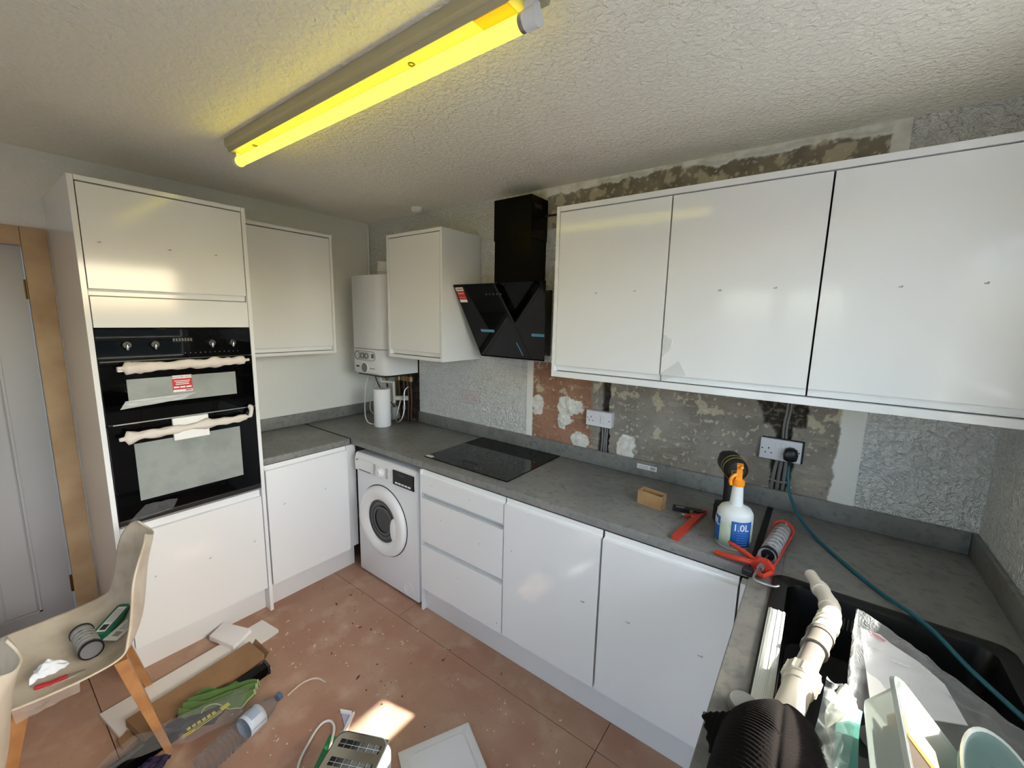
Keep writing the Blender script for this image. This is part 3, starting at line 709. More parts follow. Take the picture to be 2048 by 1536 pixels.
MB().box(WX0 + 0.022, WX0 + 0.045, WF - 0.0172, WF - 0.0163, 0.790, 0.798).build('printed_mark', MATS['program_print'], cpn)

# boiler -------------------------------------------------------------------
t = thing('boiler', 'white wall-hung combination boiler in the corner above the worktop', 'boiler', (0.40, -0.16, 1.29))
BX0, BX1, BF = 0.225, 0.580, -0.320
def bprof(z, f=BF): return [Vector((BX0, -0.004, z)), Vector((BX0, f + 0.02, z)), Vector((BX0 + 0.006, f + 0.006, z)), Vector((BX0 + 0.02, f, z)), Vector((BX1 - 0.075, f, z)), Vector((BX1 - 0.045, f + 0.006, z)), Vector((BX1 - 0.02, f + 0.022, z)), Vector((BX1, f + 0.055, z)), Vector((BX1, -0.004, z))]
MB().loft([bprof(1.478), bprof(1.985), bprof(1.992)]).build('casing', M_wenam, t, smooth=40)
bp = MB().loft([bprof(1.292, BF + 0.012), bprof(1.305, BF), bprof(1.474, BF)]).build('control_cover', M_wenam, t, smooth=40)
def ring(name, x, z, rx, rz, m, par, w=0.004, th=0.003):
    n = 28
    return MB().loft([[FY(x, BF - 0.0005, z) @ Vector(((rx - dw) * math.cos(2 * math.pi * i / n), (rz - dw) * math.sin(2 * math.pi * i / n), h)) for i in range(n)] for dw, h in ((0, 0), (0, th), (w, th), (w, 0))], False, False).build(name, m, par)
M_bgrey = mat('boiler_grey_print', c(124, 124, 124), 0.5)
pts = rrect(-0.125, 0.125, -0.034, 0.034, 0.033, 0, 6); ptsi = rrect(-0.122, 0.122, -0.031, 0.031, 0.030, 0, 6)
MB().loft([[FY(0.375, BF - 0.001, 1.425) @ (p + Vector((0, 0, h))) for p in l] for l, h in ((pts, 0), (pts, 0.002), (ptsi, 0.002), (ptsi, 0))], False, False).build('control_outline', M_bgrey, bp)
ring('gauge', 0.283, 1.425, 0.030, 0.030, M_bgrey, bp, 0.003)
for kx in (0.348, 0.400): ring('control_dial', kx, 1.425, 0.022, 0.022, M_bgrey, bp, 0.004, 0.010)
MB().box(0.455, 0.480, BF - 0.003, BF, 1.412, 1.442).build('boiler_display', mat('boiler_display', c(92, 88, 86), 0.3), bp)
MB().lathe([(0.034, 0), (0.034, 0.006), (0.027, 0.008), (0.027, 0.004), (0.0, 0.004)], FY(0.372, BF, 1.338), 28).build('badge', mat('badge_grey', c(120, 124, 122), 0.3), bp, smooth=40)
MB().lathe([(0.040, 0.0), (0.040, 0.004), (0.034, 0.005), (0.034, 0.0)], FY(0.372, BF, 1.338), 28, False, False).build('badge_rim', M_wplast, bp, smooth=40)
MB().box(0.266, 0.300, BF - 0.002, BF, 1.338, 1.350).build('switch', M_blackm, bp)
MB().box(0.430, 0.488, BF - 0.001, BF, 1.334, 1.340).build('boiler_lettering', M_bgrey, bp)
MB().cyl((0.40, -0.15, 1.992), (0.40, -0.15, 2.10), 0.05, seg=24).cyl((0.40, -0.15, 2.03), (0.40, -0.15, 2.05), 0.056, seg=24).build('flue', M_wplast, t, smooth=40)
MB().box(BX0 + 0.02, BX1 - 0.01, BF + 0.03, -0.01, 1.278, 1.292).build('underside', M_blackm, t)
M_copper = mat('dull_copper', c(80, 60, 48), 0.42, metal=0.7)
M_wpipe = mat('cream_waste_pipe', c(214, 208, 196), 0.45)
MB().tube(smoothpath([(0.375, -0.19, 1.29), (0.375, -0.19, 1.235), (0.385, -0.18, 1.222), (0.445, -0.14, 1.218), (0.455, -0.135, 1.205), (0.457, -0.135, 1.06)], 5), 0.011, 10).build('condensate_pipe', M_wpipe, t, smooth=50)
for px, py, r in ((0.30, -0.08, .007), (0.42, -0.06, .011), (0.47, -0.05, .011), (0.515, -0.05, .011), (0.555, -0.055, .009)):
    MB().tube(smoothpath([(px, py, 1.29), (px, py, 1.20), (px + 0.004, py + 0.004, 1.1), (px, py, 0.916)], 4), r, 10).build('pipe', M_copper, t, smooth=50)
    MB().cyl((px, py, 1.225), (px, py, 1.262), r + 0.010, seg=8).build('nut', mat('brass_fitting', c(150, 128, 84), 0.4, metal=0.8), t)
MB().tube(smoothpath([(0.555, -0.075, 1.19), (0.54, -0.10, 1.16), (0.545, -0.11, 1.10), (0.555, -0.12, 1.02), (0.55, -0.14, 0.95), (0.52, -0.16, 0.922), (0.49, -0.14, 0.96), (0.480, -0.11, 1.03), (0.476, -0.08, 1.10)], 5), 0.006, 8).build('filling_loop', M_steel, t, smooth=50)
for z in (1.02, 1.10): MB().cyl((0.551, -0.115, z), (0.551, -0.115, z + 0.03), 0.011, seg=8).build('nut', M_steel, t)
MB().box(0.43, 0.475, -0.16, -0.09, 0.93, 1.03, bev=0.012).cyl((0.452, -0.165, 0.99), (0.452, -0.15, 0.99), 0.014).build('pump_valve', mat('grey_plastic_valve', c(150, 150, 148), 0.5), t, smooth=40)
MB().cyl((0.45, -0.12, 1.095), (0.53, -0.06, 1.095), 0.018).build('pump_valve', M_wpipe, t, smooth=40)
M_wcab = mat('white_flex', c(220, 218, 212), 0.5)
MB().tube(smoothpath([(0.31, -0.24, 1.29), (0.285, -0.26, 1.18), (0.295, -0.28, 1.05), (0.345, -0.31, 0.955), (0.40, -0.30, 0.917), (0.46, -0.20, 0.916)], 6), 0.0035, 7).build('white_flex', M_wcab, t, smooth=50)
MB().tube(smoothpath([(0.32, -0.22, 1.29), (0.33, -0.20, 1.20), (0.30, -0.23, 1.08), (0.33, -0.25, 0.99), (0.42, -0.20, 0.96), (0.48, -0.12, 0.99)], 6), 0.003, 7).build('white_flex', M_wcab, t, smooth=50)
MB().tube(smoothpath([(0.33, -0.21, 1.29), (0.34, -0.20, 1.22), (0.38, -0.18, 1.15), (0.44, -0.14, 1.05), (0.50, -0.10, 0.98)], 6), 0.004, 7).build('black_flex', M_blackm, t, smooth=50)
tag(MB().tube([(0.012, -0.012, 1.98), (0.012, -0.012, 2.43)], 0.009, 10).build('corner_conduit', M_wallL, smooth=50), 'thin painted pipe in the wall corner above the boiler', 'pipe')

# ceiling light ------------------------------------------------------------
t = thing('strip_light', 'yellow-glowing fluorescent strip light on a batten', 'light', (1.69, -1.275, 2.36))
M_bat = mat('aged_batten_enamel', c(172, 164, 138), 0.45)
LX0, LX1, LY = 0.905, 2.475, -1.275
MB().prism([(LX0, LY + dy, z) for dy, z in ((-0.045, H_ - 0.001), (-0.045, 2.412), (-0.034, 2.402), (-0.030, 2.388), (0.030, 2.388), (0.034, 2.402), (0.045, 2.412), (0.045, H_ - 0.001))], (LX1 - LX0, 0, 0)).build('batten', M_bat, t)
MB().cyl((LX0 + 0.03, LY, 2.355), (LX1 - 0.04, LY, 2.355), 0.0185, seg=24).build('tube', mat('glowing_tube', c(150, 136, 40), 0.3, emit=((1.0, 0.86, 0.035, 1), 4.0)), t, smooth=50)
for xa, xb, nm in ((LX0 + 0.004, LX0 + 0.03, 'lampholder'), (LX1 - 0.04, LX1 - 0.008, 'lampholder')):
    MB().cyl((xa, LY, 2.355), (xb, LY, 2.355), 0.021, seg=24).box(min(xa, xb) + 0.002, max(xa, xb) - 0.004, LY - 0.012, LY + 0.012, 2.36, 2.39).build(nm, M_wplast, t, smooth=40)
MB().cyl((LX1 - 0.052, LY, 2.355), (LX1 - 0.04, LY, 2.355), 0.0195, seg=24).build('tube_cap', M_steel, t, smooth=40)
for xx in (LX0 + 0.18, LX1 - 0.42):
    MB().lathe([(0.0095, 0), (0.0095, 0.002), (0.006, 0.002), (0.006, -0.0)], frame((xx, LY, 2.388), (1, 0, 0), (0, -1, 0), (0, 0, -1)), 16, False, False).build('fixing_screw', mat('dark_screw', c(84, 74, 44), 0.5), t)
MB().box(LX1 - 0.17, LX1 - 0.07, LY - 0.029, LY + 0.029, 2.3870, 2.3882).build('scorch_mark', mat('orange_scorch', c(206, 136, 40), 0.6), t)
tag(MB().lathe([(0.040, 0.0), (0.040, -0.012), (0.036, -0.026), (0.026, -0.034), (0, -0.034)], Matrix.Translation((0.735, -0.125, H_ - 0.0005)), 28).build('heat_alarm', M_wplast, smooth=40), 'small round white alarm on the ceiling above the boiler', 'alarm')

# ================================================================== SOCKETS
M_sock = mat('socket_white', c(224, 222, 226), 0.35)
M_sockp = mat('socket_pinkish', c(206, 196, 196), 0.4)
def pins(par, x, z, f, s=1.0):
    for dx, dz, w, h in ((0, 0.011, .002, .004), (-0.011, -0.009, .0032, .002), (0.011, -0.009, .0032, .002)):
        MB().box(x + dx * s - w, x + dx * s + w, f - 0.0006, f, z + dz * s - h, z + dz * s + h).build('pin_slot', M_gap, par)
t = thing('double_socket', 'flush double socket on the white wall near the boiler', 'socket', (1.123, -0.005, 1.13))
p = MB().box(1.050, 1.197, -0.009, -0.0005, 1.131, 1.217, bev=0.003).build('face_plate', M_sockp, t)
for sx in (1.085, 1.162): pins(p, sx, 1.166, -0.009)
for sx in (1.112, 1.135): MB().box(sx - 0.007, sx + 0.007, -0.012, -0.009, 1.182, 1.202, bev=0.001).build('rocker_switch', M_sockp, p)
t = thing('cooker_switch', 'surface white switch box with one socket on the bare plaster', 'socket', (2.095, -0.02, 1.14))
p = MB().box(2.020, 2.168, -0.042, -0.001, 1.140, 1.224, bev=0.003).build('box', M_sock, t)
pins(p, 2.050, 1.178, -0.042)
MB().box(2.078, 2.100, -0.045, -0.042, 1.165, 1.200, bev=0.001).build('rocker_switch', M_sock, p)
MB().box(2.110, 2.138, -0.048, -0.042, 1.160, 1.204, bev=0.002).build('rocker_switch', M_sock, p)
MB().cyl((2.157, -0.0425, 1.178), (2.157, -0.0415, 1.178), 0.003, seg=10).build('screw', M_gap, p)
MB().cyl((2.030, -0.0425, 1.182), (2.030, -0.0415, 1.182), 0.003, seg=10).build('screw', M_gap, p)
t = thing('double_socket', 'loose white double socket with a black plug', 'socket', (2.935, -0.01, 1.13))
MB().box(2.862, 3.016, -0.008, -0.0005, 1.128, 1.226, bev=0.002).build('back_box', mat('dark_back_box', c(34, 32, 30), 0.7), t)
p = MB().box(2.857, 3.009, -0.020, -0.008, 1.130, 1.222, bev=0.003).build('face_plate', M_sock, t)
pins(p, 2.890, 1.168, -0.020)
for sx in (2.923, 2.943): MB().box(sx - 0.0075, sx + 0.0075, -0.023, -0.020, 1.186, 1.208, bev=0.001).build('rocker_switch', M_sock, p)
for sx in (2.866, 3.000): MB().cyl((sx, -0.0206, 1.176), (sx, -0.0198, 1.176), 0.003, seg=10).build('screw', M_gap, p)
t = thing('extension_lead', 'teal cable with black plug, trailing across the worktop and sink', 'cable', (2.971, -0.04, 1.13))
MB().loft([[FY(2.972, -0.0205, 1.168) @ Vector((x * s_, z * s_ if z > 0 else z * s_, h)) for x, z in ((-.024, -.022), (-.012, -.028), (.012, -.028), (.024, -.022), (.027, 0), (.022, .022), (.008, .030), (-.008, .030), (-.022, .022), (-.027, 0))] for s_, h in ((0.96, 0), (1.0, 0.012), (0.95, 0.030), (0.7, 0.038))]).build('plug', M_blackm, t, smooth=50)
MB().cyl((2.972, -0.038, 1.142), (2.972, -0.040, 1.118), 0.008, 0.006, seg=12).build('strain_relief', M_blackm, t, smooth=50)
cab = smoothpath([(2.972, -0.040, 1.125), (2.973, -0.046, 1.08), (2.985, -0.075, 1.02), (3.020, -0.13, 0.96), (3.065, -0.195, 0.928), (3.118, -0.285, 0.917), (3.19, -0.41, 0.917), (3.258, -0.515, 0.9175), (3.305, -0.60, 0.932), (3.345, -0.68, 0.938), (3.385, -0.78, 0.935), (3.43, -0.87, 0.934), (3.478, -0.98, 0.936), (3.485, -1.15, 0.935), (3.44, -1.40, 0.93)], 6)
MB().tube(cab, 0.0058, 10).build('cord', mat('teal_cable', c(22, 96, 112), 0.42), t, smooth=60)

# ================================================================== ON THE WORKTOPS
Z0 = ZT + 0.0003
t = thing('kitchen_roll', 'white kitchen roll standing below the boiler', 'paper roll', (0.48, -0.26, Z0))
MB().lathe([(0.020, 0), (0.058, 0), (0.060, 0.003), (0.060, 0.275), (0.058, 0.278), (0.020, 0.278)], Matrix.Translation((0.48, -0.26, Z0)), 36, False, False).build('paper', mat('soft_paper', c(236, 236, 240), 0.9, bump=(120, 0.3, 0.002)), t, smooth=40)
MB().lathe([(0.020, 0.001), (0.0205, 0.279), (0.0185, 0.279), (0.0185, 0.001)], Matrix.Translation((0.48, -0.26, Z0)), 24, False, False).build('core', mat('core_card', c(176, 150, 140), 0.9), t, smooth=40)

M_card = mat('brown_card', c(184, 146, 102), 0.8, var=(20, c(168, 130, 88), 0.4, 0.7))
t = thing('cardboard_box', 'small open cardboard box standing on the worktop', 'box', None, M=frame((2.500, -0.335, Z0), (0.985, -0.17, 0), (0.17, 0.985, 0), (0, 0, 1)))
for nm, b in (('wall', (-0.056, 0.056, -0.022, -0.020, 0, .062)), ('wall', (-0.056, 0.056, 0.020, 0.022, 0, .066)), ('wall', (-0.056, -0.054, -0.020, 0.020, 0, .063)), ('wall', (0.054, 0.056, -0.020, 0.020, 0, .063)), ('bottom', (-0.054, 0.054, -0.020, 0.020, 0.0, 0.002))):
    MB().box(*b).build(nm, M_card, t, world=False)
MB().prism([(0.0562, -0.022, 0.010), (0.0562, -0.022, 0.060), (0.060, -0.026, 0.045), (0.062, -0.028, 0.012)], (0.0012, 0, 0)).build('flap', M_card, t, world=False)

# red and black hand tool
t = thing('hand_tool', 'small black clamp tool with a red handle lying by the box', 'hand tool', (2.65, -0.38, Z0))
def bar(p0, p1, w, h, z0):
    p0, p1 = Vector(p0), Vector(p1); d = (p1 - p0).normalized(); n = Vector((-d.y, d.x, 0)) * w / 2
    return [Vector((q.x, q.y, z0)) for q in (p0 - n, p1 - n, p1 + n, p0 + n)], Vector((0, 0, h))
M_redp = mat('red_plastic', c(196, 62, 44), 0.45)
MB().prism(*bar((2.586, -0.312, 0), (2.70, -0.288, 0), 0.026, 0.018, Z0)).build('jaw_body', M_blackm, t)
MB().prism(*bar((2.600, -0.314, 0), (2.632, -0.307, 0), 0.010, 0.0012, Z0 + 0.018)).build('plate_mark', M_steel, t)
MB().cyl((2.665, -0.322, Z0), (2.665, -0.322, Z0 + 0.020), 0.008, seg=12).build('knob', mat('brass_fitting', c(150, 128, 84), 0.4), t)
MB().prism(*bar((2.700, -0.262, 0), (2.668, -0.575, 0), 0.026, 0.014, Z0)).build('handle', M_redp, t)
MB().prism(*bar((2.712, -0.275, 0), (2.650, -0.372, 0), 0.010, 0.010, Z0 + 0.004)).build('lever', M_redp, t)
MB().tube(smoothpath([(2.690, -0.340, Z0 + 0.008), (2.645, -0.352, Z0 + 0.008), (2.632, -0.362, Z0 + 0.008), (2.636, -0.385, Z0 + 0.005)], 4), 0.004, 8).build('wire_bow', M_steel, t)

# cordless drill
t = thing('cordless_drill', 'black and yellow cordless drill standing behind the spray bottle', 'drill', None, M=frame((2.792, -0.315, Z0), (0.92, 0.39, 0), (-0.39, 0.92, 0), (0, 0, 1)))
M_dy = mat('dull_yellow_plastic', c(132, 114, 54), 0.5)
M_drb = mat('drill_black', c(22, 21, 20), 0.5)
MB().loft([rrect(-0.038, 0.038, -0.075, 0.055, 0.012, z) for z in (0.0, 0.004, 0.055, 0.062)]).build('battery', M_drb, t, world=False, smooth=45)
MB().loft([rrect(-0.036, 0.036, -0.072, 0.050, 0.012, z) for z in (0.0625, 0.080)]).build('battery_shoe', M_drb, t, world=False, smooth=45)
MB().loft([[Vector((0.019 * s_ * math.cos(a), yo + 0.026 * s_ * math.sin(a), z)) for a in [2 * math.pi * i / 20 for i in range(20)]] for z, yo, s_ in ((0.078, -0.012, 1.35), (0.10, -0.012, 1.05), (0.16, -0.008, 1.0), (0.20, -0.002, 1.1), (0.235, 0.0, 1.3))]).build('handle', M_drb, t, world=False, smooth=50)
RB = frame((0, -0.02, 0.255), (1, 0, 0), (0, 0, 1), (0, 1, 0))
hd = MB().lathe([(0.0, -0.068), (0.030, -0.066), (0.041, -0.055), (0.044, -0.03), (0.044, 0.05), (0.034, 0.075), (0.024, 0.08), (0.022, 0.12), (0.012, 0.135), (0.0, 0.135)], RB, 28).build('motor_body', M_drb, t, world=False, smooth=40)
for z in (-0.046, -0.018): MB().lathe([(0.0435, z), (0.0455, z), (0.0455, z + 0.003), (0.0435, z + 0.003)], RB, 28, False, False).build('yellow_band', M_dy, t, world=False)
MB().loft([[Vector((x, -0.0885, 0.255 + z)) for x, z in l] for l in ([(-.020, -.012), (.020, -.012), (.020, .002), (-.020, .002)],)] + [[Vector((x, -0.0895, 0.255 + z)) for x, z in [(-.020, -.012), (.020, -.012), (.020, .002), (-.020, .002)]]]).build('vent_plate', M_dy, t, world=False)
MB().box(-0.016, 0.016, -0.0905, -0.0893, 0.2455, 0.2545).build('vent_slot', M_drb, t, world=False)

# spray bottle
SB = Matrix.Translation((2.842, -0.466, Z0)) @ Matrix.Rotation(RAD(8), 4, 'Z')
t = thing('spray_bottle', 'white spray bottle with blue labels and orange nozzle', 'bottle', None, M=SB)
M_bot = mat('milky_bottle', c(226, 230, 228), 0.35)
MB().lathe([(0.0, 0.0), (0.052, 0.0), (0.057, 0.006), (0.059, 0.06), (0.0595, 0.112), (0.058, 0.128), (0.050, 0.142), (0.034, 0.150), (0.0235, 0.155), (0.0215, 0.165), (0.0175, 0.225), (0.0175, 0.231), (0, 0.231)], None, 40).build('bottle', M_bot, t, world=False, smooth=50)
def blabel(name, a0, a1, z0, z1, m, r=0.0604):
    def fn(u, v):
        a = RAD(a0 + (a1 - a0) * u); return Vector((r * math.cos(a), r * math.sin(a), z0 + (z1 - z0) * v))
    return MB().grid(fn, 14, 2).build(name, m, t, world=False, smooth=60, solid=0.0006)
M_blue = mat('label_blue', c(24, 92, 168), 0.45)
M_liq = mat('pale_liquid_band', c(188, 202, 178), 0.3)
blabel('liquid_level', 196, 384, 0.010, 0.098, M_liq, 0.05985)
l1 = blabel('label', 262, 330, 0.018, 0.112, M_blue)
l2 = blabel('label', 172, 222, 0.018, 0.112, M_blue)
def onb(a, z, s_, sz):
    A = RAD(a); M_ = frame((0.0612 * math.cos(A), 0.0612 * math.sin(A), z), (-math.sin(A), math.cos(A), 0), (0, 0, 1), (math.cos(A), math.sin(A), 0))
    o_ = text('label_lettering', s_, sz, M_white_ink, t, SB @ M_); return o_
for i, ch in enumerate('1.0L'): onb(274 + (0, 10, 21, 37)[i], 0.090, ch, 0.036)
for i, ch in enumerate('1.0L'): onb(176 + (0, 10, 21, 37)[i], 0.090, ch, 0.036)
M_lbl = mat('label_pale_blue', c(92, 140, 196), 0.5)
for k in range(6):
    blabel('label_line', 280, 318, 0.026 + k * 0.009, 0.0275 + k * 0.009, M_lbl, 0.0612)
    blabel('label_line', 182, 212, 0.026 + k * 0.009, 0.0275 + k * 0.009, M_lbl, 0.0612)
M_or = mat('orange_plastic', c(246, 150, 24), 0.4)
MB().lathe([(0.0195, 0.226), (0.0205, 0.230), (0.0205, 0.244), (0.014, 0.248), (0.010, 0.252)], None, 24, False, True).build('collar', M_or, t, world=False, smooth=40)
MB().loft([[Vector((x * sx, y * sy + yo, z)) for x, y in ((-.011, -.011), (.011, -.011), (.012, .012), (-.012, .012))] for z, sx, sy, yo in ((0.246, 1.0, 1.1, 0), (0.262, .85, 1.0, 0), (0.288, .75, .95, -.002), (0.300, .9, 1.2, -.004), (0.306, .85, 1.1, -.004))]).build('spray_head', M_or, t, world=False)
MB().tube(smoothpath([(-0.008, -0.012, 0.270), (-0.020, -0.020, 0.262), (-0.026, -0.022, 0.246), (-0.022, -0.022, 0.230)], 4), [0.006] * 12 + [0.004], 8).build('trigger', M_or, t, world=False)
MB().cyl((0.002, -0.014, 0.300), (0.006, -0.030, 0.302), 0.006, 0.005, seg=12).build('nozzle', M_or, t, world=False)

# sealant gun with cartridge
gA = Vector((2.9585, -0.552, Z0 + 0.034)); gB = Vector((2.986, -0.300, Z0 + 0.034)); gd = (gB - gA).normalized(); gs = Vector((gd.y, -gd.x, 0)); gup = gs.cross(gd)
t = thing('sealant_gun', 'red skeleton sealant gun lying on the worktop joint', 'caulking gun', (2.95, -0.5, Z0))
M_rg = mat('red_painted_steel', c(206, 62, 40), 0.4)
def P3(a, s_, u): return gA + gd * a + gs * s_ + gup * u
for s_ in (-0.033, 0.033): MB().tube([P3(-0.045, s_ * 0.8, -0.012), P3(0.262, s_, -0.006)], 0.0042, 8).build('side_rail', M_rg, t, smooth=50)
MB().lathe([(0.0285, 0), (0.036, 0), (0.036, 0.006), (0.0285, 0.006)], frame(P3(0.258, 0, 0), gs, gup, gd), 24, False, False).build('front_yoke', M_rg, t)
MB().loft([[P3(a, s_, u) for s_, u in ((-.030, -.022), (.034, -.022), (.034, -.006), (.014, .014), (-.014, .014), (-.030, -.006))] for a in (-0.066, -0.044)]).build('back_yoke', M_rg, t)
MB().tube([P3(-0.066, 0.028, -0.016), P3(-0.100, 0.012, -0.020), P3(-0.088, -0.02, -0.018)], 0.008, 8).build('thumb_plate', M_rg, t)
MB().tube(smoothpath([P3(-0.055, -0.026, -0.010), P3(-0.058, -0.075, -0.014), P3(-0.050, -0.118, -0.022), P3(-0.046, -0.148, -0.026)], 4), [0.010, .010, .010, .0095, .0095, .009, .009, .0085, .0085, .008, .008, .008, .006], 8).build('grip', M_rg, t, smooth=50)
MB().tube(smoothpath([P3(-0.040, -0.026, -0.008), P3(-0.026, -0.060, 0.000), P3(-0.010, -0.095, 0.002), P3(0.000, -0.120, 0.006)], 4), [0.008] * 10 + [0.006, 0.005, 0.003], 8).build('trigger', M_rg, t, smooth=50)
MB().tube([P3(0.05, 0, -0.002), P3(-0.130, -0.004, -0.004)], 0.004, 8).build('push_rod', M_steel, t, smooth=50)
MB().tube(smoothpath([P3(-0.130, -0.004, -0.004), P3(-0.150, -0.004, -0.008), P3(-0.158, 0.010, -0.010), P3(-0.154, 0.050, -0.010), P3(-0.142, 0.062, -0.008)], 5), 0.004, 8).build('hook_end', M_steel, t, smooth=50)
MB().tube([P3(-0.068 - i * 0.0011, 0.009 * math.cos(i * 1.05), -0.002 + 0.009 * math.sin(i * 1.05)) for i in range(26)], 0.0014, 5).build('spring', M_steel, t)
MB().box(-0.02, 0.012, -0.016, 0.016, -0.012, 0.010, bev=0.004, M=frame(P3(-0.095, -0.03, -0.020), gd, gs, gup)).build('release_catch', M_blackm, t)
t = thing('sealant_cartridge', 'grey printed sealant cartridge held in the red gun', 'cartridge', (2.97, -0.42, Z0 + 0.01))
CM = frame(P3(0.0, 0, 0), gs, gup, gd)
MB().lathe([(0.020, 0.012), (0.0255, 0.012), (0.0255, 0.0), (0.0275, 0.0), (0.0275, 0.245), (0.025, 0.252), (0.010, 0.254)], CM, 32, False, True).build('tube', mat('cartridge_print', c(172, 172, 174), 0.4, var=(60, c(120, 120, 124), 0.5, 0.6)), t, smooth=40)
MB().lathe([(0.0, 0.014), (0.0265, 0.014), (0.0280, 0.001), (0.0280, 0.020), (0.0278, 0.024), (0.0, 0.024)], CM, 32, False, False).build('piston_end', mat('dark_green_black', c(20, 26, 24), 0.4), t, smooth=40)
for k in range(6): MB().lathe([(0.02752, 0.05 + k * 0.03), (0.02775, 0.05 + k * 0.03), (0.02775, 0.058 + k * 0.03), (0.02752, 0.058 + k * 0.03)], CM, 32, False, False).build('print_band', mat('band_print', c(206, 208, 210), 0.5), t)
MB().lathe([(0.010, 0.252), (0.009, 0.268), (0.006, 0.272), (0.0035, 0.322), (0, 0.322)], CM, 16, False, True).build('nozzle', M_wplast, t, smooth=40)

# ================================================================== SINK AND WHAT LIES IN IT
M_sink = mat('black_composite', c(20, 20, 21), 0.34, spec=0.5, bump=(400, 0.1, 0.0006))
sx0, sx1, sy0, sy1 = 2.985, 3.502, -1.625, -0.588
mb = MB()
def R(dx, z, r, y0=None): return rrect(sx0 + dx, sx1 - dx, (sy0 + dx) if y0 is None else y0, sy1 - dx, r, z, 6)
mb.loft([R(0.0, ZT + 0.0005, .035), R(0.0, ZT + 0.006, .035), R(0.004, ZT + 0.009, .033), R(0.030, ZT + 0.008, .03), R(0.040, ZT + 0.004, .03, -1.17), R(0.046, ZT - 0.02, .03, -1.165), R(0.055, ZT - 0.17, .05, -1.15), R(0.09, ZT - 0.185, .05, -1.11)], False, True)
s = tag(mb.build('sink', M_sink, smooth=35), 'black inset sink in the right-hand worktop', 'sink')
for k in range(6): MB().box(3.09 + k * 0.055, 3.10 + k * 0.055, -1.56, -1.24, ZT + 0.0085, ZT + 0.0115, bev=0.001).build('drainer_rib', M_sink, s)
MB().lathe([(0.045, 0), (0.045, 0.003), (0.03, 0.002), (0, 0.001)], Matrix.Translation((3.25, -0.88, ZT - 0.184)), 24, False, True).build('waste_rim', M_steel, s, smooth=50)
sd = [Vector((3.14 + k * 0.011, -0.6365 - 0.0008, ZT - 0.05 - 0.0)) for k in range(6)]
for k in range(6): MB().box(3.150 + k * 0.009, 3.153 + k * 0.009, -0.6395, -0.6365, ZT - 0.075, ZT - 0.040).build('overflow_slot', mat('overflow_grey', c(90, 90, 92), 0.4), s)

t = thing('trim_strip', 'pale ridged trim strip lying along the left sink edge', 'trim strip', (3.01, -1.05, ZT + 0.0093))
MB().box(2.990, 3.030, -1.30, -0.805, ZT + 0.0093, ZT + 0.0125, bev=0.001).build('strip', mat('pale_trim', c(214, 218, 214), 0.45, bump=(90, 0.2, 0.002)), t)
for q in (2.994, 3.012, 3.024): MB().box(q, q + 0.004, -1.30, -0.805, ZT + 0.0125, ZT + 0.0145, bev=0.001).build('ridge', MATS['pale_trim'], t)
# waste pipe assembly
t = thing('waste_pipe', 'white and grey plastic waste pipe lying across the sink', 'pipe', (3.09, -0.85, 0.92))
M_wp = mat('ivory_plastic', c(226, 220, 206), 0.4); M_gp = mat('grey_plastic_pipe', c(112, 106, 100), 0.42)
pp = [Vector(q) for q in ((3.078, -0.598, 0.952), (3.098, -0.650, 0.950), (3.122, -0.715, 0.948), (3.128, -0.770, 0.946), (3.119, -0.830, 0.945), (3.107, -0.885, 0.945), (3.086, -1.005, 0.946), (3.074, -1.075, 0.948), (3.045, -1.265, 0.954))]
def seg(name, i, f0, j, f1, r, m, n=12):
    a = pp[i].lerp(pp[i + 1], f0); b = pp[j].lerp(pp[j + 1], f1)
    pts = [a] + [pp[k] for k in range(i + 1, j + 1) if (pp[k] - a).length > 0.004 and (pp[k] - b).length > 0.004] + [b]
    return MB().tube(pts if len(pts) > 2 else [a, a.lerp(b, .5), b], r, 20).build(name, m, t, smooth=50)
seg('spigot', 0, 0.0, 1, 0.1, 0.0165, M_wp)
seg('elbow', 1, 0.0, 2, 0.2, 0.0205, M_wp)
seg('collar', 1, 0.15, 1, 0.35, 0.0235, M_wp)
seg('bend', 2, 0.1, 4, 0.2, 0.0235, M_wp)
seg('collar', 2, 0.4, 2, 0.6, 0.0255, M_wp)
seg('collar', 3, 0.4, 3, 0.75, 0.0275, M_wp)
seg('collar', 4, 0.05, 4, 0.22, 0.0285, M_wp)
seg('adaptor', 4, 0.2, 5, 0.0, 0.0245, M_wp)
seg('collar', 4, 0.68, 4, 0.85, 0.0275, M_wp)
seg('grey_socket', 4, 0.9, 5, 0.55, 0.0265, M_gp)
seg('collar', 5, 0.0, 5, 0.10, 0.0295, M_gp)
seg('collar', 5, 0.50, 5, 0.60, 0.0290, M_gp)
seg('grey_pipe', 5, 0.5, 7, 0.0, 0.0225, M_gp)
seg('white_pipe', 7, 0.1, 7, 1.0, 0.0265, M_wp)
seg('nut_skirt', 7, 0.05, 7, 0.2, 0.0300, M_wp)
nt_ = seg('lock_nut', 6, 0.75, 7, 0.1, 0.0335, M_wp)
dn = (pp[7] - pp[6]).normalized(); an = dn.cross(Vector((0, 0, 1))).normalized(); bn = an.cross(dn)
for k in range(12):
    a = 2 * math.pi * k / 12; cc = pp[7] + (an * math.cos(a) + bn * math.sin(a)) * 0.0335
    MB().tube([cc - dn * 0.016, cc + dn * 0.016], 0.003, 6).build('grip_rib', M_wp, nt_)
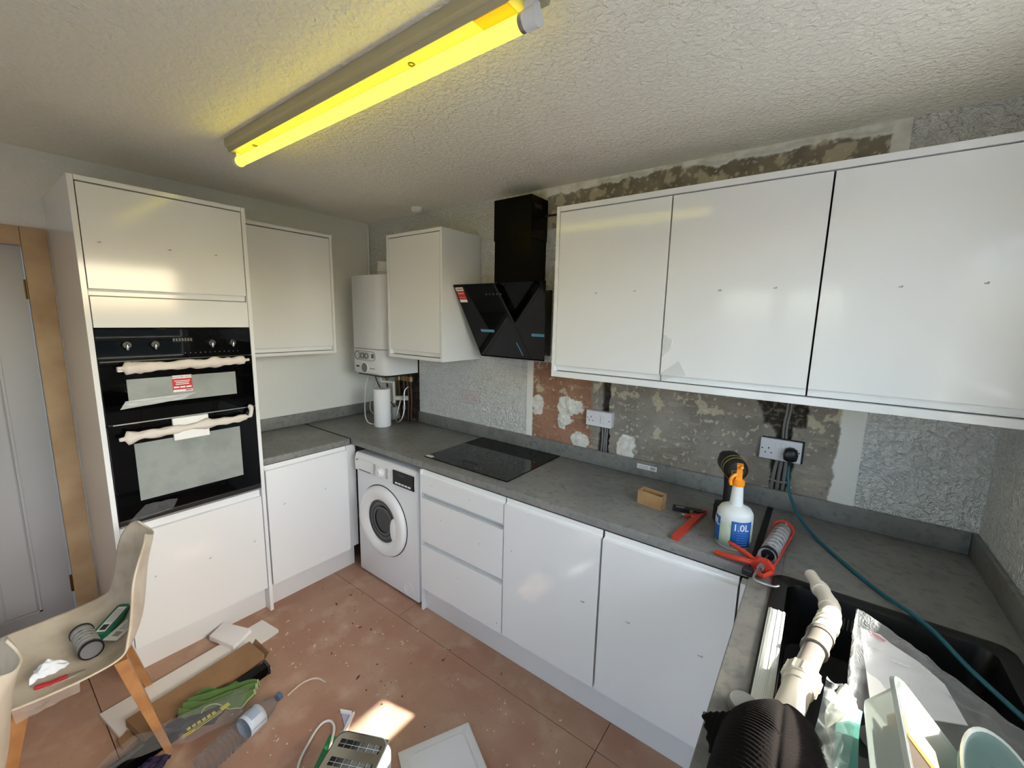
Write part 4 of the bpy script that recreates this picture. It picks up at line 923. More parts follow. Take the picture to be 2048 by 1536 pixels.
# second white pipe end beside it
tag(MB().lathe([(0.0, 0), (0.030, 0.0), (0.034, 0.006), (0.034, 0.06), (0.028, 0.075), (0.0, 0.078)], frame((3.128, -1.185, 0.945), (0, 1, 0), (-.5, 0, .86), (.35, .75, .55)), 24).build('pipe_cap', M_wp, smooth=50), 'plain white rounded pipe end between knitted hat and bag', 'pipe')
tag(MB().lathe([(0.0, 0.0), (0.028, 0.0), (0.030, 0.004), (0.030, 0.016), (0.026, 0.020), (0.0, 0.020)], Matrix.Translation((2.982, -1.205, ZT + 0.0095)), 28).build('plug_disc', mat('grey_disc', c(120, 122, 124), 0.4), smooth=40), 'round grey disc on the sink edge beside the knitted hat', 'disc')

# clear bags
M_bag = clear('clear_bag', (0.97, 0.98, 1.0, 1), 0.15, 0.10, (0.7, 0.72, 0.75, 1), 0.7, bump=(45, 0.6, 0.01))
t = thing('plastic_bag', 'large clear plastic bag of white papers in the sink', 'bag', (3.26, -0.92, 0.93))
def bagfn(u, v):
    A = Vector((3.178, -0.755, 0.985)); B = Vector((3.455, -1.06, 0.985)); C_ = Vector((3.40, -1.30, 0.955)); D = Vector((3.150, -1.06, 0.945))
    p = A * (1 - u) * (1 - v) + B * u * (1 - v) + C_ * u * v + D * (1 - u) * v
    w = noise.noise(p * 14) + 0.6 * noise.noise(p * 33)
    return p + Vector((0.25 * w * 0.012, 0, 0.012 * w + 0.035 * math.sin(math.pi * u) * math.sin(math.pi * min(1, v + 0.15)) - 0.01))
MB().grid(bagfn, 36, 30).build('film', M_bag, t, smooth=70)
crumple(MB(), [(3.178, -0.755, 0.98), (3.176, -0.80, 0.93), (3.160, -1.05, 0.925), (3.150, -1.06, 0.96)], 0.006, 16, 12, 24, ridge=True, normal=(1, 0, 0)).build('side_gusset', clear('bag_gusset', (1, 1, 1, 1), 0.45, 0.2, (0.9, 0.91, 0.92, 1), 0.85), t, smooth=60)
pc = MB().prism([(3.186, -0.815, 0.960), (3.222, -0.822, 0.964), (3.240, -0.845, 0.964), (3.285, -0.880, 0.964), (3.318, -0.925, 0.963), (3.335, -1.02, 0.958), (3.190, -1.085, 0.952)], (0, 0, 0.002)).build('white_card', M_paper, t)
MB().prism([(3.20, -0.828, 0.968), (3.228, -0.850, 0.9685), (3.226, -0.853, 0.9685), (3.198, -0.831, 0.968)], (0, 0, 0.0006)).build('red_line', mat('pinkish_red', c(206, 40, 80), 0.5), pc)
MB().prism([(3.203, -0.824, 0.968), (3.231, -0.846, 0.9685), (3.230, -0.848, 0.9685), (3.202, -0.826, 0.968)], (0, 0, 0.0006)).build('red_line', MATS['pinkish_red'], pc)
t = thing('small_bag', 'small clear bag with a teal lining beside the plastic tub', 'bag', (3.12, -1.2, 0.93))
crumple(MB(), [(3.115, -1.095, 1.00), (3.165, -1.115, 0.985), (3.135, -1.36, 1.00), (3.085, -1.33, 0.99)], 0.012, 22, 21, 20, ridge=True, normal=(0, -0.3, 1)).build('film', clear('bag_film', (0.95, 0.98, 0.98, 1), 0.22, 0.15, (0.5, 0.54, 0.54, 1), 0.7), t, smooth=60)
crumple(MB(), [(3.140, -1.120, 0.975), (3.172, -1.13, 0.975), (3.150, -1.36, 0.985), (3.122, -1.30, 0.98)], 0.006, 14, 22, 14, normal=(0, 0, 1)).build('teal_lining', mat('teal_fabric', c(92, 160, 150), 0.7), t, smooth=60)

# food tub, lying on its side among the sink clutter
TM = frame((3.256, -1.292, 1.034), (0, 1, 0), (-0.66, 0, 0.75), (0.75, 0, 0.66))
t = thing('plastic_tub', 'frosted plastic food tub on its side in the sink', 'tub', None, M=TM)
M_tub = clear('frosted_tub', (0.86, 0.88, 0.86, 1), 0.42, 0.35, (0.55, 0.59, 0.57, 1), 0.8)
def TR(w, h, r, z): return rrect(-w, w, -h, h, r, z, 6)
MB().loft([TR(0.110, 0.070, 0.03, -0.065), TR(0.116, 0.076, 0.034, -0.060), TR(0.128, 0.086, 0.036, 0.0)], True, False).build('tub_wall', M_tub, t, world=False, smooth=40, solid=0.0018)
MB().loft([TR(0.128, 0.086, 0.036, 0.0), TR(0.138, 0.096, 0.042, 0.003), TR(0.139, 0.097, 0.042, -0.004)], False, False).build('rim', M_tub, t, world=False, smooth=40, solid=0.0022)
MB().box(-0.085, 0.06, -0.045, 0.055, -0.05, -0.020, bev=0.004).build('dark_contents', mat('dark_brown_tray', c(48, 38, 30), 0.5), t, world=False)
MB().box(0.045, 0.095, -0.02, 0.05, -0.045, -0.012, bev=0.006).build('tan_contents', mat('tan_block', c(206, 168, 104), 0.6), t, world=False)
# teal tinted bowl
BM = frame((3.342, -1.20, 0.978), (0.85, 0.45, 0.1), (-0.35, 0.55, 0.75), (0.5, -0.6, 0.62))
t = thing('tinted_bowl', 'oval teal tinted bowl leaning at the edge of the sink', 'bowl', None, M=BM)
MB().loft([[Vector((0.052 * r_ * math.cos(a), 0.088 * r_ * math.sin(a), z)) for a in [2 * math.pi * i / 40 for i in range(40)]] for r_, z in ((0.45, -0.045), (0.72, -0.036), (0.90, -0.018), (1.0, 0.0), (1.05, 0.003), (1.04, 0.006), (0.98, 0.004), (0.87, -0.015), (0.68, -0.031), (0.42, -0.039))]).build('bowl', clear('teal_glass', (0.82, 0.93, 0.90, 1), 0.35, 0.10, (0.46, 0.60, 0.56, 1), 0.8), t, world=False, smooth=60)
MB().loft([[Vector((0.052 * r_ * math.cos(a), 0.088 * r_ * math.sin(a), z)) for a in [2 * math.pi * i / 40 for i in range(40)]] for r_, z in ((1.06, 0.001), (1.10, 0.004), (1.08, 0.008), (1.03, 0.006))], False, False).build('rim', mat('pale_rim', c(214, 222, 220), 0.3), t, world=False, smooth=60)

# knitted hat
t = thing('knitted_hat', 'dark brown ribbed knitted hat heaped on the sink edge', 'hat', (3.04, -1.36, ZT))
M_knit = mat('dark_ribbed_knit', c(22, 18, 17), 0.95, spec=0.1, sheen=0.02, bump=(500, 0.4, 0.002))
HC = Vector((3.046, -1.352, 0.922))
def hat(u, v):
    a = 2 * math.pi * u; ph = v * math.pi * 0.5
    rx, ry, rz = 0.102, 0.155, 0.116
    d = Vector((rx * math.cos(a) * math.cos(ph), ry * math.sin(a) * math.cos(ph), rz * math.sin(ph)))
    p = HC + d
    across = d.x
    rib = math.sin((d.y * 1.0 - abs(across) * 0.55) * 900)
    n_ = Vector((d.x / rx ** 2, d.y / ry ** 2, d.z / rz ** 2)).normalized()
    w = 0.010 * noise.noise(p * 11) + 0.0011 * rib
    seam = -0.004 * math.exp(-(across / 0.005) ** 2)
    q = p + n_ * (w + seam)
    q.z = max(q.z, ZT + 0.012); return q
MB().grid(hat, 260, 90, True).build('crown', M_knit, t, smooth=180)
def brim(u, v):
    A, B, C_, D = [Vector(q) for q in ((2.922, -1.300, 0.952), (3.020, -1.232, 0.965), (3.010, -1.335, 0.950), (2.948, -1.352, 0.928))]
    p = A * (1 - u) * (1 - v) + B * u * (1 - v) + C_ * u * v + D * (1 - u) * v
    rib = 0.0016 * math.sin((u * 0.9 + v * 0.3) * 70)
    return p + Vector((0, 0, 0.018 * math.sin(math.pi * v) * (0.4 + u) + rib + 0.006 * noise.noise(p * 20)))
MB().grid(brim, 60, 24).build('brim', M_knit, t, smooth=180, solid=0.007)
def brim2(u, v):
    A, B, C_, D = [Vector(q) for q in ((2.965, -1.400, 0.930), (3.02, -1.385, 0.955), (3.01, -1.50, 0.96), (2.955, -1.49, 0.935))]
    p = A * (1 - u) * (1 - v) + B * u * (1 - v) + C_ * u * v + D * (1 - u) * v
    return p + Vector((0, 0, 0.016 * math.sin(math.pi * v) + 0.0014 * math.sin(u * 60)))
MB().grid(brim2, 40, 24).build('brim', M_knit, t, smooth=180, solid=0.007)

# ================================================================== CHAIRS AND WHAT LIES ON THEM
M_shell = mat('cream_moulded_plastic', c(212, 200, 182), 0.4, spec=0.4, var=[(9, c(186, 170, 148), 0.45, 0.72)])
M_oak = mat('orange_beech', c(174, 126, 80), 0.45, var=[(14, c(150, 102, 60), 0.4, 0.7)])
PROF = [(0.245, 0.405), (0.225, 0.432), (0.16, 0.446), (0.06, 0.436), (-0.05, 0.430), (-0.135, 0.440), (-0.190, 0.468), (-0.222, 0.520), (-0.238, 0.590), (-0.250, 0.670), (-0.264, 0.745), (-0.280, 0.800), (-0.288, 0.822)]
HALF = [0.185, 0.215, 0.238, 0.250, 0.255, 0.255, 0.250, 0.240, 0.225, 0.208, 0.186, 0.140, 0.075]
def interp(tab, t_):
    x = t_ * (len(tab) - 1); i = min(int(x), len(tab) - 2); f = x - i
    p = lambda k: tab[max(0, min(len(tab) - 1, k))]
    def cr(a, b, c_, d): return 0.5 * (2 * b + (c_ - a) * f + (2 * a - 5 * b + 4 * c_ - d) * f * f + (3 * b - a - 3 * c_ + d) * f ** 3)
    if isinstance(tab[0], tuple): return tuple(cr(p(i - 1)[k], p(i)[k], p(i + 1)[k], p(i + 2)[k]) for k in range(2))
    return cr(p(i - 1), p(i), p(i + 1), p(i + 2))
def shell(u, v):
    f, z = interp(PROF, v); hw = interp(HALF, v); s_ = 2 * u - 1
    side = abs(s_) ** 2.6
    seatness = 1 - sst(0.42, 0.62, v)
    rise = 0.050 * side * (0.35 + 0.65 * sst(0.1, 0.4, v)) * seatness + 0.03 * side * (1 - seatness)
    fwd = 0.060 * (abs(s_) ** 2) * sst(0.36, 0.6, v) * (1 - 0.45 * sst(0.75, 1, v))
    return Vector((s_ * hw, f + fwd, z + rise))          # local: +y is the way the chair faces
def make_chair(label, M_):
    t = thing('shell_chair', label, 'chair', None, M=M_, group='moulded chairs')
    MB().grid(shell, 28, 56).build('shell', M_shell, t, world=False, smooth=180, solid=0.006, sub=1, offset=0)
    for sx, sy in ((1, 1), (-1, 1), (1, -1), (-1, -1)):
        top = Vector((sx * 0.135, sy * 0.12 - 0.02, 0.418)); bot = Vector((sx * 0.205, sy * 0.215 - 0.02, 0.0))
        loops = []
        for k, (w, d) in ((0.0, (0.024, 0.019)), (0.25, (0.023, 0.018)), (1.0, (0.015, 0.012))):
            q = top.lerp(bot, k); loops.append([q + Vector((a * w, b * d, 0)) for a, b in ((-1, -1), (1, -1), (1, 1), (-1, 1))])
        MB().loft(loops).build('leg', M_oak, t, world=False)
    MB().box(-0.135, 0.135, -0.012, 0.012, 0.395, 0.412, M=Matrix.Translation((0, -0.02, 0)) @ Matrix.Rotation(RAD(42), 4, 'Z')).build('cross_brace', M_oak, t, world=False)
    MB().box(-0.135, 0.135, -0.012, 0.012, 0.378, 0.394, M=Matrix.Translation((0, -0.02, 0)) @ Matrix.Rotation(RAD(-42), 4, 'Z')).build('cross_brace', M_oak, t, world=False)
    return t
C1 = Matrix.Translation((0.895, -1.985, 0)) @ Matrix.Rotation(RAD(175), 4, 'Z')
make_chair('cream shell chair with tin and rag on its seat', C1)
C2 = Matrix.Translation((1.425, -2.372, 0)) @ Matrix.Rotation(RAD(168), 4, 'Z')
make_chair('cream shell chair at the bottom left corner, mostly out of frame', C2)
def seatz(x, y):   # seat height of the first chair under a world point
    q = C1.inverted() @ Vector((x, y, 0)); best = min(((shell(u / 20, v / 40) for u in range(21) for v in range(24))), key=lambda w: (w.x - q.x) ** 2 + (w.y - q.y) ** 2)
    return best.z + 0.0032
# tin
ca, cb = Vector((0.845, -1.928, 0)), Vector((0.995, -1.922, 0)); r = 0.034
zc = max(seatz(0.86, -1.93), seatz(0.92, -1.925), seatz(0.98, -1.92)) + r + 0.002; ca.z = cb.z = zc
t = thing('filler_tin', 'grey cardboard tin with black rims lying on the chair', 'tin', (0.92, -1.925, zc - r))
TN = frame(ca, Vector((0, 1, 0)), (0, 0, 1), (cb - ca)); ln = (cb - ca).length
MB().lathe([(0.0, 0.004), (r - 0.001, 0.004), (r - 0.001, ln - 0.004), (0, ln - 0.004)], TN, 32).build('tube', mat('printed_tin', c(150, 150, 148), 0.5, var=(50, c(108, 108, 108), 0.5, 0.62)), t, smooth=40)
for z in (0.0, ln - 0.010): MB().lathe([(r - 0.004, z), (r + 0.0012, z), (r + 0.0012, z + 0.010), (r - 0.004, z + 0.010)], TN, 32, False, False).build('rim', M_blackm, t, smooth=40)
MB().lathe([(0.0, ln - 0.0035), (r - 0.003, ln - 0.0035), (r - 0.003, ln - 0.0025), (0, ln - 0.0025)], TN, 32).build('end_cap', mat('tin_end', c(150, 152, 160), 0.35, metal=0.6), t)
for k in range(5): MB().lathe([(r - 0.0008, 0.03 + k * 0.022), (r - 0.0004, 0.03 + k * 0.022), (r - 0.0004, 0.036 + k * 0.022), (r - 0.0008, 0.036 + k * 0.022)], TN, 32, False, False).build('print_band', mat('tin_print', c(186, 186, 184), 0.5), t)
# green case
gc = Vector((0.862, -1.842, 0)); gz = max(seatz(0.82, -1.82), seatz(0.90, -1.87), seatz(0.86, -1.84)) + 0.003
GM = frame((gc.x, gc.y, gz), (-0.70, 0.60, 0.10), (-0.62, -0.72, 0), (0.08, 0.05, 1))
t = thing('green_case', 'slim green plastic case with a printed label on the chair', 'case', None, M=GM)
M_green = mat('green_plastic', c(14, 112, 84), 0.35)
MB().loft([rrect(-0.080, 0.080, -0.024, 0.024, 0.012, z) for z in (0.0, 0.003, 0.026, 0.029)]).build('case', M_green, t, world=False, smooth=40)
gl_ = MB().box(-0.066, 0.064, -0.015, 0.015, 0.029, 0.0296).build('label', M_paper, t, world=False)
MB().box(-0.058, -0.030, -0.010, 0.010, 0.0296, 0.0299).build('label_mark', M_ink, t, world=False)
for k in range(4): MB().box(-0.020, 0.052, -0.010 + k * 0.006, -0.008 + k * 0.006, 0.0296, 0.0299).build('label_line', MATS['pale_print'], t, world=False)
pz = seatz(0.925, -1.815) + 0.001
t = thing('price_card', 'small printed card with barcode under the green case', 'card', None, M=frame((0.925, -1.822, pz), (-0.62, 0.78, 0.06), (-0.78, -0.62, 0), (0.05, 0.04, 1)))
MB().box(-0.060, 0.060, -0.026, 0.026, 0, 0.002).build('card', M_paper, t, world=False)
for k in range(6): MB().box(-0.040 + k * 0.004, -0.038 + k * 0.004, -0.014, 0.010, 0.002, 0.0024).build('barcode', M_ink, t, world=False)
for k in range(3): MB().box(-0.008, 0.05, -0.012 + k * 0.009, -0.009 + k * 0.009, 0.002, 0.0024).build('print_line', MATS['pale_print'], t, world=False)
# red knife and rag
kz = seatz(1.03, -2.03) + 0.006
t = thing('red_knife', 'red handled folding knife under the white rag', 'knife', (1.04, -2.03, kz - 0.006))
MB().tube(smoothpath([(1.040, -2.068, kz + 0.006), (1.048, -2.03, kz), (1.055, -1.992, kz + 0.004)], 5), [0.006, .008, .009, .009, .009, .009, .009, .009, .008, .007, .006], 10).build('handle', mat('dark_red_plastic', c(168, 26, 38), 0.35), t, smooth=60)
MB().prism([(1.050, -1.998, kz), (1.066, -1.95, kz + 0.004), (1.062, -1.955, kz + 0.004), (1.044, -2.0, kz)], (0, 0, 0.0015)).build('blade', M_steel, t)
rz = seatz(0.99, -2.03) + 0.012
mb = MB()
crumple(mb, [(0.955, -2.055, rz + 0.006), (0.965, -1.985, rz + 0.006), (1.028, -1.985, rz + 0.020), (1.035, -2.070, rz + 0.018)], 0.020, 34, 33, 30, lift=0.030, normal=(0, 0, 1))
tag(mb.build('rag', mat('white_rag', c(232, 236, 242), 0.9), smooth=180, solid=0.002), 'crumpled white rag with faint print on the chair seat', 'rag')

sz = seatz(1.08, -2.02)
tag(crumple(MB(), [(1.050, -2.125, sz + 0.004), (1.075, -1.965, sz + 0.004), (1.122, -1.975, sz - 0.030), (1.118, -2.120, sz - 0.040)], 0.008, 22, 52, 22, ridge=True).build('film_scrap', clear('scrap_film', (1, 1, 1, 1), 0.4, 0.2, (0.62, 0.56, 0.52, 1), 0.75), smooth=60), 'scrap of plastic film hanging over the near edge of the chair seat', 'film')
# ================================================================== ON THE FLOOR
tag(crumple(MB(), [(1.165, -1.885, 0.012), (1.130, -1.835, 0.016), (1.190, -1.775, 0.014), (1.245, -1.830, 0.010)], 0.012, 18, 61, 26, ridge=True, normal=(0, 0, 1)).build('dark_wrapper', mat('dark_purple_wrapper', c(40, 32, 62), 0.25), smooth=60), 'dark purple crumpled wrapper near the foot of the bottle', 'wrapper')
M_wb = mat('white_board', c(226, 222, 218), 0.5)
def flat(name, pts, z0, th, m, label, cat, group=None):
    return tag(MB().prism([(x, y, z0) for x, y in pts], (0, 0, th)).build(name, m), label, cat, group)
flat('white_board', [(0.742, -1.904), (0.938, -1.876), (0.830, -1.215), (0.682, -1.236)], 0.0005, 0.016, M_wb, 'long white offcut board flat on the floor beneath the cardboard', 'board')
tag(MB().prism([(0.628, -1.470, 0.018), (0.570, -1.385, 0.018), (0.740, -1.315, 0.018), (0.800, -1.420, 0.018)], (0, 0, 0.022)).build('foam_sheet', mat('white_foam', c(236, 234, 236), 0.85)), 'white foam packing sheet lying on the end of the board', 'foam sheet')
t = thing('cardboard_carton', 'long flat brown cardboard carton on the floor', 'carton', (0.96, -1.6, 0.02))
ca_ = [Vector(q) for q in ((0.905, -1.850, 0), (1.058, -1.822, 0), (0.988, -1.352, 0), (0.845, -1.362, 0))]
M_card2 = mat('brown_carton_board', c(150, 116, 82), 0.8, coord='World', var=[(9, c(134, 102, 72), 0.4, 0.7)])
MB().prism([(p.x, p.y, 0.018) for p in ca_], (0, 0, 0.034)).build('body', M_card2, t)
MB().prism([(0.986, -1.349, 0.020), (0.848, -1.358, 0.020), (0.852, -1.338, 0.052), (0.990, -1.332, 0.046)], (0.0, 0.002, 0.002)).build('end_flap', M_card2, t)
MB().prism([(0.930, -1.850, 0.019), (1.005, -1.836, 0.019), (1.010, -1.880, 0.012), (0.950, -1.885, 0.012)], (0, 0, 0.003)).build('end_flap', M_card2, t)
t = thing('black_rail', 'long black metal rail beside the brown carton', 'rail', (1.05, -1.65, 0))
MB().prism([(1.028, -1.372, 0.001), (1.072, -1.378, 0.001), (1.135, -1.930, 0.001), (1.100, -2.02, 0.001), (1.078, -1.90, 0.001)], (0, 0, 0.042)).build('channel', M_blackpaint, t)
MB().box(1.020, 1.074, -1.374, -1.362, 0.001, 0.046).build('end_cap', M_blackm, t)
MB().prism([(1.115, -1.93, 0.0431), (1.096, -1.95, 0.0431), (1.080, -1.83, 0.0431), (1.090, -1.83, 0.0431)], (0, 0, 0.003)).build('ridge', mat('dark_grey_trim', c(64, 66, 68), 0.4), t)
M_gcl = mat('green_microfibre', c(76, 106, 48), 0.95, sheen=0.4, bump=(220, 0.5, 0.003))
t = thing('green_cloth', 'crumpled green microfibre cloth over the black rail', 'cloth', (1.12, -1.58, 0.04))
def cloth(u, v):
    A, B, C_, D = [Vector(q) for q in ((1.075, -1.735, 0.060), (1.040, -1.655, 0.075), (1.118, -1.430, 0.055), (1.205, -1.480, 0.052))]
    p = A * (1 - u) * (1 - v) + B * u * (1 - v) + C_ * u * v + D * (1 - u) * v
    fold = math.sin(u * 17 + 5.0 * noise.noise(p * 10)) * 0.022
    return p + Vector((0.018 * noise.noise(p * 16), 0.020 * noise.noise(p * 17 + Vector((4, 4, 4))), fold + 0.034 * noise.noise(p * 13) + 0.022 * math.sin(math.pi * u) * (0.4 + 0.6 * math.sin(math.pi * v))))
MB().grid(cloth, 70, 80).build('cloth', M_gcl, t, smooth=180, solid=0.003)
MB().tube([cloth(0.0, k / 30) + Vector((0, 0, 0.001)) for k in range(31)], 0.0022, 6).build('hem', mat('pale_hem', c(176, 188, 132), 0.9), t, smooth=180)
MB().tube([cloth(k / 20, 1.0) + Vector((0, 0, 0.001)) for k in range(21)], 0.0022, 6).build('hem', MATS['pale_hem'], t, smooth=180)
t = thing('navy_packet', 'crumpled navy packet with yellow lettering under the cloth', 'packet', (1.15, -1.68, 0.03))
crumple(MB(), [(1.090, -1.800, 0.050), (1.070, -1.700, 0.052), (1.150, -1.560, 0.050), (1.212, -1.640, 0.046)], 0.010, 20, 41, 16, ridge=True, normal=(0, 0, 1)).build('film', mat('navy_film', c(26, 28, 58), 0.25), t, smooth=70)
M_yel = mat('yellow_print', c(206, 196, 60), 0.5)
for k in range(6): MB().prism([(1.163, -1.715 + k * .017, 0.0655), (1.160, -1.703 + k * .017, 0.0655), (1.174, -1.702 + k * .017, 0.0655), (1.177, -1.714 + k * .017, 0.0655)], (0, 0, 0.001)).build('yellow_mark', M_yel, t)
for k in range(2): MB().prism([(1.184 + k * .010, -1.73, 0.0655), (1.176 + k * .010, -1.60, 0.0655), (1.180 + k * .010, -1.60, 0.0655), (1.188 + k * .010, -1.73, 0.0655)], (0, 0, 0.001)).build('yellow_stripe', M_yel, t)
MB().prism([(1.162, -1.600, 0.0655), (1.158, -1.568, 0.0655), (1.180, -1.566, 0.0655), (1.186, -1.598, 0.0655)], (0, 0, 0.001)).build('yellow_block', M_yel, t)
t = thing('plastic_sleeve', 'crumpled clear plastic sleeve between carton and bottle', 'plastic sleeve', (1.18, -1.7, 0.02))
def sleeve(u, v):
    A, B, C_, D = [Vector(q) for q in ((1.100, -1.985, 0.050), (1.075, -1.800, 0.062), (1.150, -1.475, 0.060), (1.268, -1.560, 0.020))]
    p = A * (1 - u) * (1 - v) + B * u * (1 - v) + C_ * u * v + D * (1 - u) * v
    return p + Vector((0.01 * noise.noise(p * 20), 0, 0.012 * (1 - 2 * abs(noise.noise(p * 15 + Vector((7, 1, 2))))) + 0.012 + 0.03 * math.sin(math.pi * u)))
MB().grid(sleeve, 34, 46).build('film', clear('sleeve_film', (0.92, 0.92, 0.92, 1), 0.14, 0.10, (0.45, 0.45, 0.45, 1), 0.6), t, smooth=60)
# water bottle
bA, bB = Vector((1.362, -1.735, 0.046)), Vector((1.276, -1.405, 0.044))
BMx = frame(bA, (bB - bA).cross(Vector((0, 0, 1))), Vector((0, 0, 1)), bB - bA)
t = thing('water_bottle', 'empty clear plastic bottle lying on the floor', 'bottle', None, M=BMx)
Lb = (bB - bA).length
prf = [(0.0, 0.006), (0.020, 0.0), (0.036, 0.002), (0.042, 0.012)]
for k in range(9): z = 0.025 + k * 0.016; prf += [(0.0438, z), (0.0395, z + 0.008)]
prf += [(0.0435, 0.175), (0.0435, 0.235), (0.041, 0.250), (0.030, 0.285), (0.018, 0.312), (0.0135, 0.322), (0.0135, Lb - 0.012), (0.0, Lb - 0.012)]
MB().lathe(prf, None, 36, True, True).build('bottle', clear('pet_bottle', (0.93, 0.95, 0.97, 1), 0.10, 0.03, (0.42, 0.45, 0.50, 1), 0.8, bump=(45, 1.0, 0.02)), t, world=False, smooth=50)
def wl_(u, v):
    a = RAD(360 * u); z = 0.172 + 0.070 * v
    return Vector((0.0443 * math.cos(a), 0.0443 * math.sin(a), z))
MB().grid(wl_, 30, 3).build('label', mat('bottle_label', c(190, 198, 210), 0.5), t, world=False, smooth=60, solid=0.0006)
def wl2(u, v):
    a = RAD(50 + 60 * u); z = 0.186 + 0.044 * v
    return Vector((0.0449 * math.cos(a), 0.0449 * math.sin(a), z))
MB().grid(wl2, 10, 3).build('label_panel', mat('label_bluegrey', c(150, 164, 186), 0.5), t, world=False, smooth=60)
MB().lathe([(0.0, 0.0), (0.007, 0.0), (0.007, 0.001), (0.0, 0.001)], frame((0.0455 * math.cos(RAD(128)), 0.0455 * math.sin(RAD(128)), 0.225), (math.sin(RAD(128)), -math.cos(RAD(128)), 0), (0, 0, 1), (math.cos(RAD(128)), math.sin(RAD(128)), 0)), 16).build('label_logo', M_ink, t, world=False)
MB().lathe([(0.0, Lb - 0.020), (0.0158, Lb - 0.020), (0.0162, Lb - 0.002), (0.014, Lb), (0.0, Lb)], None, 24).build('cap', mat('blue_cap', c(70, 96, 124), 0.4), t, world=False, smooth=40)
tag(MB().tube(smoothpath([(1.262, -1.372, 0.004), (1.255, -1.30, 0.010), (1.275, -1.245, 0.005), (1.330, -1.230, 0.004)], 5), 0.004, 6).build('tape_scrap', mat('cream_tape', c(206, 190, 176), 0.8), smooth=60), 'twisted cream strip of tape beyond the bottle cap', 'tape')

# toaster
TA = RAD(27); tc = Vector((1.900, -1.478, 0.0))
TM2 = Matrix.Translation(tc) @ Matrix.Rotation(TA, 4, 'Z')
t = thing('toaster', 'white and chrome four slot toaster on the floor', 'toaster', None, M=TM2)
MB().loft([rrect(-0.112 + d, 0.112 - d, -0.155 + d, 0.155 - d, 0.05, z, 8) for d, z in ((0.012, 0.006), (0.002, 0.02), (0.0, 0.06), (0.0, 0.150), (0.006, 0.170), (0.016, 0.180))]).build('body', M_wenam, t, world=False, smooth=45)
slots = [(-0.112, -0.082), (-0.048, -0.018), (0.018, 0.048), (0.082, 0.112)]
SXa, SXb = -0.075, 0.080
mb = MB()
ys = sorted([-0.138, 0.138] + [q for s2 in slots for q in s2]); 
for a, b in zip(ys, ys[1:]):
    if (a, b) in slots:
        mb.box(-0.095, SXa, a, b, 0.176, 0.1865).box(SXb, 0.095, a, b, 0.176, 0.1865)
    else: mb.box(-0.095, 0.095, a, b, 0.176, 0.1865)
bmesh.ops.remove_doubles(mb.bm, verts=mb.bm.verts, dist=1e-5)
mb.build('chrome_top', M_chrome, t, world=False)
for a, b in slots:
    MB().box(SXa, SXb, a, b, 0.1802, 0.1812).build('slot', M_gap, t, world=False)
    for k in range(5): MB().cyl((SXa + 0.02 + k * 0.028, a, 0.183), (SXa + 0.02 + k * 0.028, b, 0.183), 0.0012, seg=6).build('slot_wire', M_steel, t, world=False)
    MB().cyl((SXa, (a + b) / 2, 0.184), (SXb, (a + b) / 2, 0.184), 0.0012, seg=6).build('slot_wire', M_steel, t, world=False)
pts = rrect(-0.098, 0.098, -0.141, 0.141, 0.035, 0.1815, 8); pti = rrect(-0.0952, 0.0952, -0.1382, 0.1382, 0.033, 0.1815, 8)
MB().loft([pts, [p + Vector((0, 0, .006)) for p in pts], [p + Vector((0, 0, .006)) for p in pti], pti], False, False).build('top_trim', mat('dark_grey_trim', c(64, 66, 68), 0.4), t, world=False)
cordp = smoothpath([(1.80, -1.56, 0.02), (1.70, -1.545, 0.006), (1.60, -1.49, 0.006), (1.545, -1.42, 0.006), (1.515, -1.365, 0.006), (1.513, -1.335, 0.006), (1.535, -1.318, 0.006), (1.575, -1.330, 0.006), (1.625, -1.375, 0.006), (1.70, -1.44, 0.006), (1.775, -1.49, 0.012)], 6)
MB().tube(cordp, 0.0052, 8).build('power_cord', M_wcab, t, smooth=60)
flat('green_strip', [(1.578, -1.352), (1.612, -1.338), (1.700, -1.440), (1.655, -1.462)], 0.0005, 0.003, mat('bright_green_card', c(20, 118, 62), 0.5), 'flat green strip inside the loop of toaster cord', 'strip')
t = thing('white_bracket', 'small white plastic angle bracket beside the toaster', 'bracket', (1.56, -1.27, 0))
MB().prism([(1.516, -1.268, 0.001), (1.576, -1.236, 0.001), (1.572, -1.250, 0.001), (1.528, -1.272, 0.001)], (0, 0, 0.014)).build('arm', M_wplast, t)
MB().prism([(1.566, -1.240, 0.001), (1.578, -1.236, 0.001), (1.634, -1.318, 0.001), (1.622, -1.324, 0.001)], (0, 0, 0.014)).build('arm', M_wplast, t)
MB().prism([(1.530, -1.270, 0.002), (1.568, -1.248, 0.002), (1.606, -1.300, 0.002)], (0, 0, 0.003)).build('web', mat('lilac_plastic', c(176, 170, 194), 0.4), t)
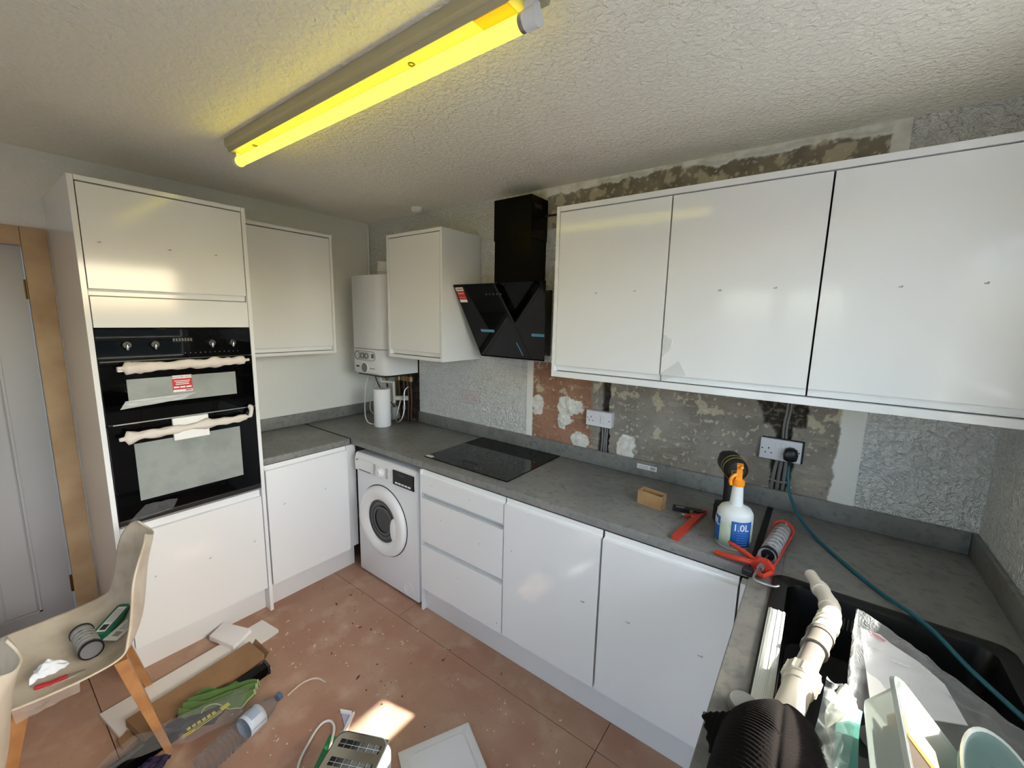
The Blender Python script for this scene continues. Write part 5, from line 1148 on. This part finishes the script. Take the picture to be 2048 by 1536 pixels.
# white panel
e1 = Vector((-0.45, -0.893, 0)); e2 = Vector((0.893, -0.45, 0)); pc0 = Vector((1.997, -0.968, 0.002))
PM = frame(pc0, e2, e1, (0, 0, -1))
t = thing('white_tray', 'white moulded plastic tray upside down on the floor', 'tray', (2.07, -1.15, 0))
def pq(a, b, z): return pc0 + e1 * a + e2 * b + Vector((0, 0, z))
def prr(m_, z, r=0.02):
    return [pq(q.y, q.x, z) for q in rrect(m_, 0.34 - m_, m_, 0.295 - m_, r, 0, 5)]
MB().loft([prr(0.0, 0.0, .004), prr(0.0, 0.010, .004), prr(0.003, 0.012, .005), prr(0.030, 0.0125, .02), prr(0.036, 0.017, .02), prr(0.042, 0.0175, .02)]).build('panel', M_wenam, t, smooth=30)

# ---- crumbs and flakes: uncountable
rnd = random.Random(11)
def flakes(name, n, m, label, regions, smin, smax):
    mb = MB()
    for _ in range(n):
        cx, cy, sx_, sy_ = regions[rnd.randrange(len(regions))]
        x, y = rnd.gauss(cx, sx_), rnd.gauss(cy, sy_)
        if not (0.66 < x < 2.85 and -1.95 < y < -0.60): continue
        r_ = rnd.uniform(smin, smax); k = rnd.choice((3, 4, 5)); a0 = rnd.uniform(0, 6.28)
        st_ = rnd.choice((1, 1, 1.8, 3.0)); an_ = rnd.uniform(0, 3.14)
        pts = []
        for i in range(k):
            a = a0 + 2 * math.pi * i / k; q = Vector((r_ * math.cos(a) * st_, r_ * math.sin(a) * rnd.uniform(.6, 1.1), 0)); q.rotate(Euler((0, 0, an_))); pts.append((x + q.x, y + q.y, 0.0004))
        mb.prism(pts, (0, 0, rnd.uniform(0.0008, 0.0025)))
    o_ = tag(mb.build(name, m), label, 'debris'); o_['kind'] = 'stuff'
flakes('paint_flakes', 120, mat('white_flake', c(214, 204, 194), 0.8), 'scattered white paint flakes on the brown floor', [(1.15, -1.15, .16, .14), (1.25, -1.0, .2, .2), (1.55, -1.05, .3, .2), (1.9, -.85, .25, .1), (1.0, -1.2, .1, .1), (1.4, -1.6, .2, .2), (2.1, -0.85, .12, .08)], 0.0015, 0.0045)
flakes('dark_crumbs', 30, mat('dark_crumb', c(56, 40, 32), 0.9), 'scattered dark crumbs of debris on the brown floor', [(1.5, -1.0, .16, .12), (1.3, -.9, .25, .15), (1.75, -.95, .25, .15), (1.1, -.9, .15, .12)], 0.002, 0.0055)
